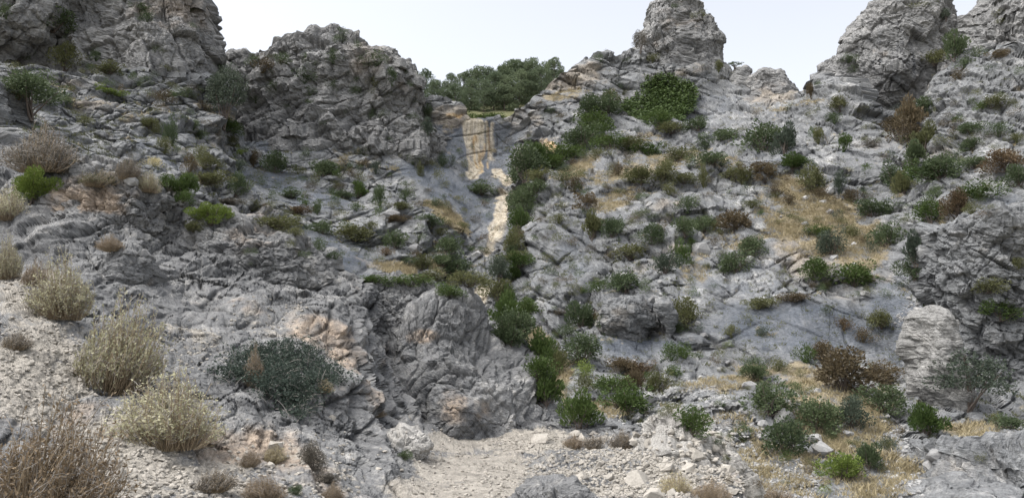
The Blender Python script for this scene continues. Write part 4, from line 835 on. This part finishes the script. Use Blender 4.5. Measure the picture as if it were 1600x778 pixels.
dry(398, 604, 34, 62, 'k', "upright clump of dry brown stalks beside the dark mat", 2)
dry(507, 612, 36, 20, 'y', "small straw tuft at the right of the dark mat", 1)
dry(388, 728, 34, 28, 'k', "left one of two round tan tufts below the dark mat", 0)
dry(426, 722, 38, 30, 'y', "right one of two round tan tufts below the dark mat", 3)
dry(415, 778, 70, 36, 'k', "tan tuft at the bottom edge under the two round tufts", 1)
dry(332, 766, 66, 36, 'h', "dark grey tuft right of the bottom left corner shrub", 0)
dry(520, 780, 36, 26, 'k', "small tan tuft at the bottom edge below the dark cushion", 2)
dry(590, 650, 30, 18, 'k', "tiny brown tuft on the bank below the central rock", 1)
dry(895, 700, 38, 22, 'k', "tan dry tuft at the far side of the path", 3)
dry(930, 700, 52, 22, 'h', "dark grey low tuft beyond the path, behind the rubble", 0)
dry(972, 700, 46, 28, 'h', "grey dry tuft between path and pale fractured rock", 2)
dry(1060, 772, 56, 34, 'y', "pale dry tuft at the bottom edge in the rubble", 1)
dry(1110, 782, 60, 34, 'k', "pinkish dry tuft at the bottom edge right of rubble", 3)
dry(1205, 790, 60, 30, 'k', "straw dry tuft at the bottom edge on the ravine side", 0)
def near_shrub(px, py, wpx, hpx, leaf, label, form, q):
    o = plant("shrub", NEAR[form][q % len(NEAR[form])], px, py, wpx, hpx, leaf)
    if o: o["label"] = label; o["group"] = "leafy shrubs on the near bank"
NEAR = {}
for form, cnt in (('round', 2), ('upright', 2)):
    NEAR[form] = []
    for q in range(cnt):
        g = rng(60 + q); n = 9000; fo, st = shrub_geo(60 + q + 7 * len(form), n, form)
        V = fo[0].reshape(-1, 4, 3); c = V[:, :1]; V = c + (V - c) * .55
        NEAR[form].append((new_mesh("near_foliage", V.reshape(-1, 3), fo[1], LEAF['d'], False), new_mesh("near_stems", *st, BARK, True)))
near_shrub(52, 318, 92, 76, 'l', "lime green bush above the pale dry shrub at left edge", 'upright', 0)
near_shrub(330, 350, 80, 44, 'l', "lime green pine bush right of the left ledge", 'upright', 1)
near_shrub(303, 362, 30, 20, 'o', "small olive bush under the lime green pine bush", 'round', 0)
near_shrub(488, 735, 44, 54, 'h', "dark grey cushion shrub on the bank below the mat", 'round', 1)
near_shrub(512, 756, 32, 24, 'h', "small dark cushion touching the grey cushion shrub's lower right", 'round', 0)
near_shrub(462, 772, 26, 18, 'd', "tiny dark green cushion at the bottom edge, left of path", 'round', 1)
near_shrub(632, 718, 24, 18, 'd', "tiny dark green cushion on the pale buried rock", 'round', 0)

# sprawling dark mat plant on the bank
g = rng(91); poly = [(352, 592), (372, 560), (412, 545), (450, 540), (480, 548), (505, 575), (540, 592), (542, 604), (515, 612), (496, 616), (478, 640), (468, 668), (452, 655), (440, 625), (418, 632), (404, 612), (380, 604), (362, 608)]
px = g.uniform(345, 548, 9000); py = g.uniform(535, 672, 9000); wob = perlin(np.c_[px / 16, py / 16, np.zeros(9000)], 15) * 8
m = inside(px + wob, py + wob, poly); px, py = px[m], py[m]
pts = []; 
for a, b in zip(px[:900], py[:900]):
    loc, nor, ob = hit(float(a), float(b))
    if loc is not None and ob is not None and ob.name.startswith("near_hillside"): pts.append(loc)
pts = np.array(pts); n = len(pts)
A2 = pts; D = unit(np.c_[g.normal(0, 1, (n, 2)), g.uniform(.0, .5, n)]); Cc = A2 + D * g.uniform(.12, .34, (n, 1)) + [0, -.03, .05]; Bm = (A2 + Cc) / 2 + [0, 0, .07]
ks = np.arange(0, n, 4); stv = tubes(A2[ks], Bm[ks], Cc[ks], np.full(len(ks), .006), np.full(len(ks), .002), 4, 3)
nl = 16000; k = g.integers(0, n, nl); t = g.uniform(.1, 1, (nl, 1)); LP = A2[k] * (1 - t) ** 2 + 2 * Bm[k] * t * (1 - t) + Cc[k] * t ** 2 + g.normal(0, .025, (nl, 3)) + [0, -.02, .03]
ln = g.uniform(.024, .05, nl); lv = leaf_quads(LP, unit(D[k] + g.normal(0, .7, (nl, 3))), rand_dir(g, nl), ln, ln * .5)
b0 = pts[np.argmin(pts[:, 2])]
root = bpy.data.objects.new("mat_shrub", None); C.objects.link(root); root.location = b0; tag(root, "sprawling dark green prickly mat with pale bare stems on the bank", "shrub")
link("foliage", new_mesh("mat_leaves", lv[0] - b0, lv[1], LEAF['m'], False), root); tag(link("stems", new_mesh("mat_stems", stv[0] - b0, stv[1], TWIG, True), root), kind="stuff")

# ------------------------------------------------------------------ dry grass, as tufts of blades
def grass_obj(name, label, pos, seed, hgt, blades, material, spread):
    g = rng(seed); n = len(pos) * blades; P = np.repeat(pos, blades, 0) + np.c_[g.normal(0, 1, (n, 2)) * spread, np.full(n, -.03)]
    D = unit(np.c_[g.normal(0, .55, (n, 2)), np.ones(n)]); h = hgt * g.uniform(.35, 1.15, n) * np.repeat(g.uniform(.6, 1.3, len(pos)), blades)
    S = unit(np.cross(D, rand_dir(g, n))); wd = (h * .045 + .005)[:, None]
    tip = P + D * h[:, None] + np.c_[g.normal(0, .25, (n, 2)) * h[:, None], -.1 * h]
    V = np.stack([P - S * wd, P + S * wd, tip], 1).reshape(-1, 3)
    o = link(name, new_mesh(name, V, np.arange(len(V)).reshape(-1, 3), material, False)); tag(o, label, "grass", kind="stuff")
g = rng(71)
up = fbm(B_pos / 2.2, 2, 401)
wgt = np.clip(B_grass * 1.2 - .45 + up * .9, 0, 1) * (B_py < 820) * (B_px > -20) * (B_px < 1620)
wgt2 = wgt * (B_pos[:, 1] / 40.0) ** 1.5
idx = g.choice(len(B_pos), 12000, p=wgt2 / wgt2.sum())
grass_obj("dry_grass", "pale straw-coloured dry grass in tufts on the slopes", B_pos[idx], 5, .36, 15, GRASS, .15)
wg = np.clip(.28 + up * .6 - B_grass, 0, 1) * (B_py < 700); idx = g.choice(len(B_pos), 8000, p=wg / wg.sum())
grass_obj("low_scrub", "tiny olive and dry plants rooted in cracks of the slope", B_pos[idx], 6, .34, 14, LEAF['o'], .13)

# ------------------------------------------------------------------ stones
def stone_geo(seed, n=14, flat=.6):
    import bmesh
    g = rng(seed); p = rand_dir(g, n) * g.uniform(.75, 1, (n, 1)) * np.array([.5, .42, .5 * flat])
    bm = bmesh.new()
    for q in p: bm.verts.new(q)
    bmesh.ops.convex_hull(bm, input=bm.verts[:]); bmesh.ops.triangulate(bm, faces=bm.faces[:])
    bm.verts.ensure_lookup_table(); bm.verts.index_update()
    vs_ = [v for v in bm.verts if v.link_faces]; ix = {v: i for i, v in enumerate(vs_)}
    V = np.array([v.co[:] for v in vs_]); Fq = np.array([[ix[v] for v in f.verts] for f in bm.faces]); bm.free()
    return V, Fq
def stone_mat(name, dark, light, fine):
    m, t, b = mat(name); oi = N(t, "ShaderNodeObjectInfo"); g_ = N(t, "ShaderNodeNewGeometry")
    n3 = noise(t, g_.outputs["Position"], fine, 4, .7)
    f = mth(t, 'ADD', mth(t, 'MULTIPLY', n3, .7), mth(t, 'ADD', mth(t, 'MULTIPLY', oi.outputs["Random"], .2), mth(t, 'MULTIPLY', g_.outputs["Random Per Island"], .25)))
    t.links.new(ramp(t, f, [(.3, dark), (.8, light)]), b.inputs["Base Color"]); b.inputs["Roughness"].default_value = .92
    bp = N(t, "ShaderNodeBump"); bp.inputs["Strength"].default_value = .7; bp.inputs["Distance"].default_value = .25 / fine; t.links.new(n3, bp.inputs["Height"]); t.links.new(bp.outputs[0], b.inputs["Normal"])
    return m
ST_PALE = stone_mat("stone_pale", (.19, .175, .152), (.42, .39, .345), 24); ST_GREY = stone_mat("stone_grey", (.13, .13, .135), (.36, .355, .345), 4)
STP = [stone_geo(800 + q, 16, .5 + .1 * (q % 4)) for q in range(12)]
SM_P = [new_mesh("stone", V, Fq, ST_PALE, False) for V, Fq in STP]; SM_G = [new_mesh("stone", V, Fq, ST_GREY, False) for V, Fq in [stone_geo(850 + q, 26, .75) for q in range(8)]]
def stone(me, px, py, wpx, name, label, group, cat="stone"):
    loc, nor, ob = hit(px, py)
    if loc is None: return None
    s_ = wpx * mpp(loc[1]); o = link(name, me, loc=loc + Vector((0, 0, .05 * s_))); o.scale = (s_, s_, s_ * RND.uniform(.8, 1.1)); o.rotation_euler = (RND.uniform(-.5, .5), RND.uniform(-.5, .5), RND.uniform(0, 6.28)); tag(o, label, cat, group)
    return o
g = rng(17); cnt = 0
for _ in range(900):                                # the rubble heap right of the path
    if cnt >= 210: break
    x = g.uniform(800, 1150); y = g.uniform(676, 776)
    if x < 900 and y > 700: continue
    if g.uniform() > .25 + .75 * ((x - 800) / 300): continue
    if stone(RND.choice(SM_P), x, y, g.choice([8, 11, 14, 18, 24, 32], p=[.26, .26, .2, .15, .09, .04]), "stone", "angular pale stone lying in the rubble heap right of path", "rubble stones right of the path"): cnt += 1
cnt = 0
for _ in range(400):                                # loose stones on the near bank
    if cnt >= 70: break
    x = g.uniform(120, 690); y = g.uniform(640, 776)
    if stone(RND.choice(SM_P), x, y, g.choice([7, 9, 12, 18], p=[.4, .35, .18, .07]), "stone", "small pale stone lying loose on the dirt bank left of path", "loose stones on the near bank"): cnt += 1
for x, y, wd, lab in ((1000, 755, 62, "long pale slab stone at the front of the rubble heap"), (1020, 776, 46, "tan flat stone at the bottom edge of the rubble heap"), (1088, 712, 34, "pale pointed stone on top of the rubble heap"), (180, 745, 40, "flat grey stone on the dirt left of the wide straw shrub"), (428, 700, 40, "tan flat stone beside the dark cushion shrub"), (845, 690, 44, "tan stone block at the far edge of the path")):
    stone(RND.choice(SM_P), x, y, wd, "stone", lab, "larger loose stones near the path")
for x, y, wd, lab in ((303, 292, 28, "pale boulder among green bushes behind the left ledge"), (1096, 392, 40, "white-topped boulder on the middle slope beside green shrubs"), (1298, 300, 24, "pale block at the top of the dry grass patch"), (1285, 706, 44, "grey boulder between two dark shrubs on the lower right slope"), (1272, 688, 34, "smaller grey boulder above the one between two dark shrubs"), (1222, 658, 50, "flat grey rock behind the dark shrub on the grassy slope"),
                      (1174, 606, 34, "pale flat rock under the dark shrub at ravine top"), (1243, 620, 22, "left one of two white stones on the grassy slope"), (1274, 613, 22, "right one of two white stones on the grassy slope"), (1460, 712, 34, "white boulder in the gravel chute below the green shrub"), (1452, 728, 24, "pale stone just under the white boulder in the chute"), (1010, 625, 30, "grey block in the ravine under green shrubs"), (646, 392, 36, "grey boulder beside the dark shrub on the left slope"), (612, 338, 34, "pale boulder left of the streambed among shrubs"), (745, 398, 22, "round pale boulder at the edge of the streambed"), (1330, 700, 20, "small pale stone right of the grey boulders"), (1276, 742, 22, "small pale stone left of the lime green shrub"), (975, 432, 20, "small pale block above the overhanging boulder"), (1022, 470, 22, "block wedged above the gap between two boulders"), (150, 262, 26, "pale rock above the ledge beside leafless bushes"), (205, 285, 32, "grey boulder at the back of the left ledge")):
    stone(RND.choice(SM_G), x, y, wd, "boulder", lab, "boulders on the slopes", "boulder")
cnt = 0
for _ in range(500):                                # blocks scattered over the right slope
    if cnt >= 110: break
    x = g.uniform(880, 1500); y = g.uniform(300, 770)
    if 1100 < x < 1420 and 470 < y < 560: continue
    loc, nor, ob = hit(x, y)
    if ob is None or ob.name != "mountainside": continue
    stone(RND.choice(SM_G), x, y, g.choice([9, 12, 16, 22], p=[.45, .3, .18, .07]), "stone", "grey limestone block lying loose on the right-hand slope", "loose blocks on the right slope"); cnt += 1
def gravel(name, label, pos, size, seed, material):
    g = rng(seed); V, Fs, o_ = [], [], 0
    for q in range(len(STP)):
        p = pos[q::len(STP)]; n = len(p); v, f = STP[q]; a = g.uniform(0, 6.28, n); c, s_ = np.cos(a), np.sin(a); k = size * g.uniform(.4, 1, n) ** 1.6
        x = (v[None, :, 0] * c[:, None] - v[None, :, 1] * s_[:, None]) * k[:, None]; y = (v[None, :, 0] * s_[:, None] + v[None, :, 1] * c[:, None]) * k[:, None]; z = v[None, :, 2] * k[:, None]
        V.append((np.stack([x, y, z], -1) + p[:, None]).reshape(-1, 3)); Fs.append((f[None] + (np.arange(n) * len(v))[:, None, None]).reshape(-1, 3) + o_); o_ += n * len(v)
    o = link(name, new_mesh(name, np.concatenate(V), np.concatenate(Fs), material, False)); tag(o, label, "gravel", kind="stuff")
rub = blobs(A_px, A_py, [(1000, 745, 160, 50, 0, 1), (880, 690, 120, 14, 0, .8)]); wA = np.clip(A_dirt * .8 + A_path * .5 + rub * 1.6 - .1, 0, 2) * (A_py > 430) * (A_py < 800) * A_pos[:, 1] ** 1.2
idx = g.choice(len(A_pos), 13000, p=wA / wA.sum()); gravel("gravel", "pale gravel and chips strewn over path and bank", A_pos[idx] + g.normal(0, .01, (13000, 3)), .09, 3, ST_PALE)
wB = strokes(B_px, B_py, [(1395, 620, 1400, 700, 22), (1400, 700, 1420, 780, 26), (1440, 470, 1400, 500, 10), (1100, 640, 1250, 760, 40), (1000, 620, 1100, 650, 40), (900, 640, 960, 660, 20)]) ** 2 * B_pos[:, 1]
idx = g.choice(len(B_pos), 2400, p=wB / wB.sum()); gravel("scree", "grey scree in the chute and on the lower right slope", B_pos[idx], .34, 4, ST_GREY)
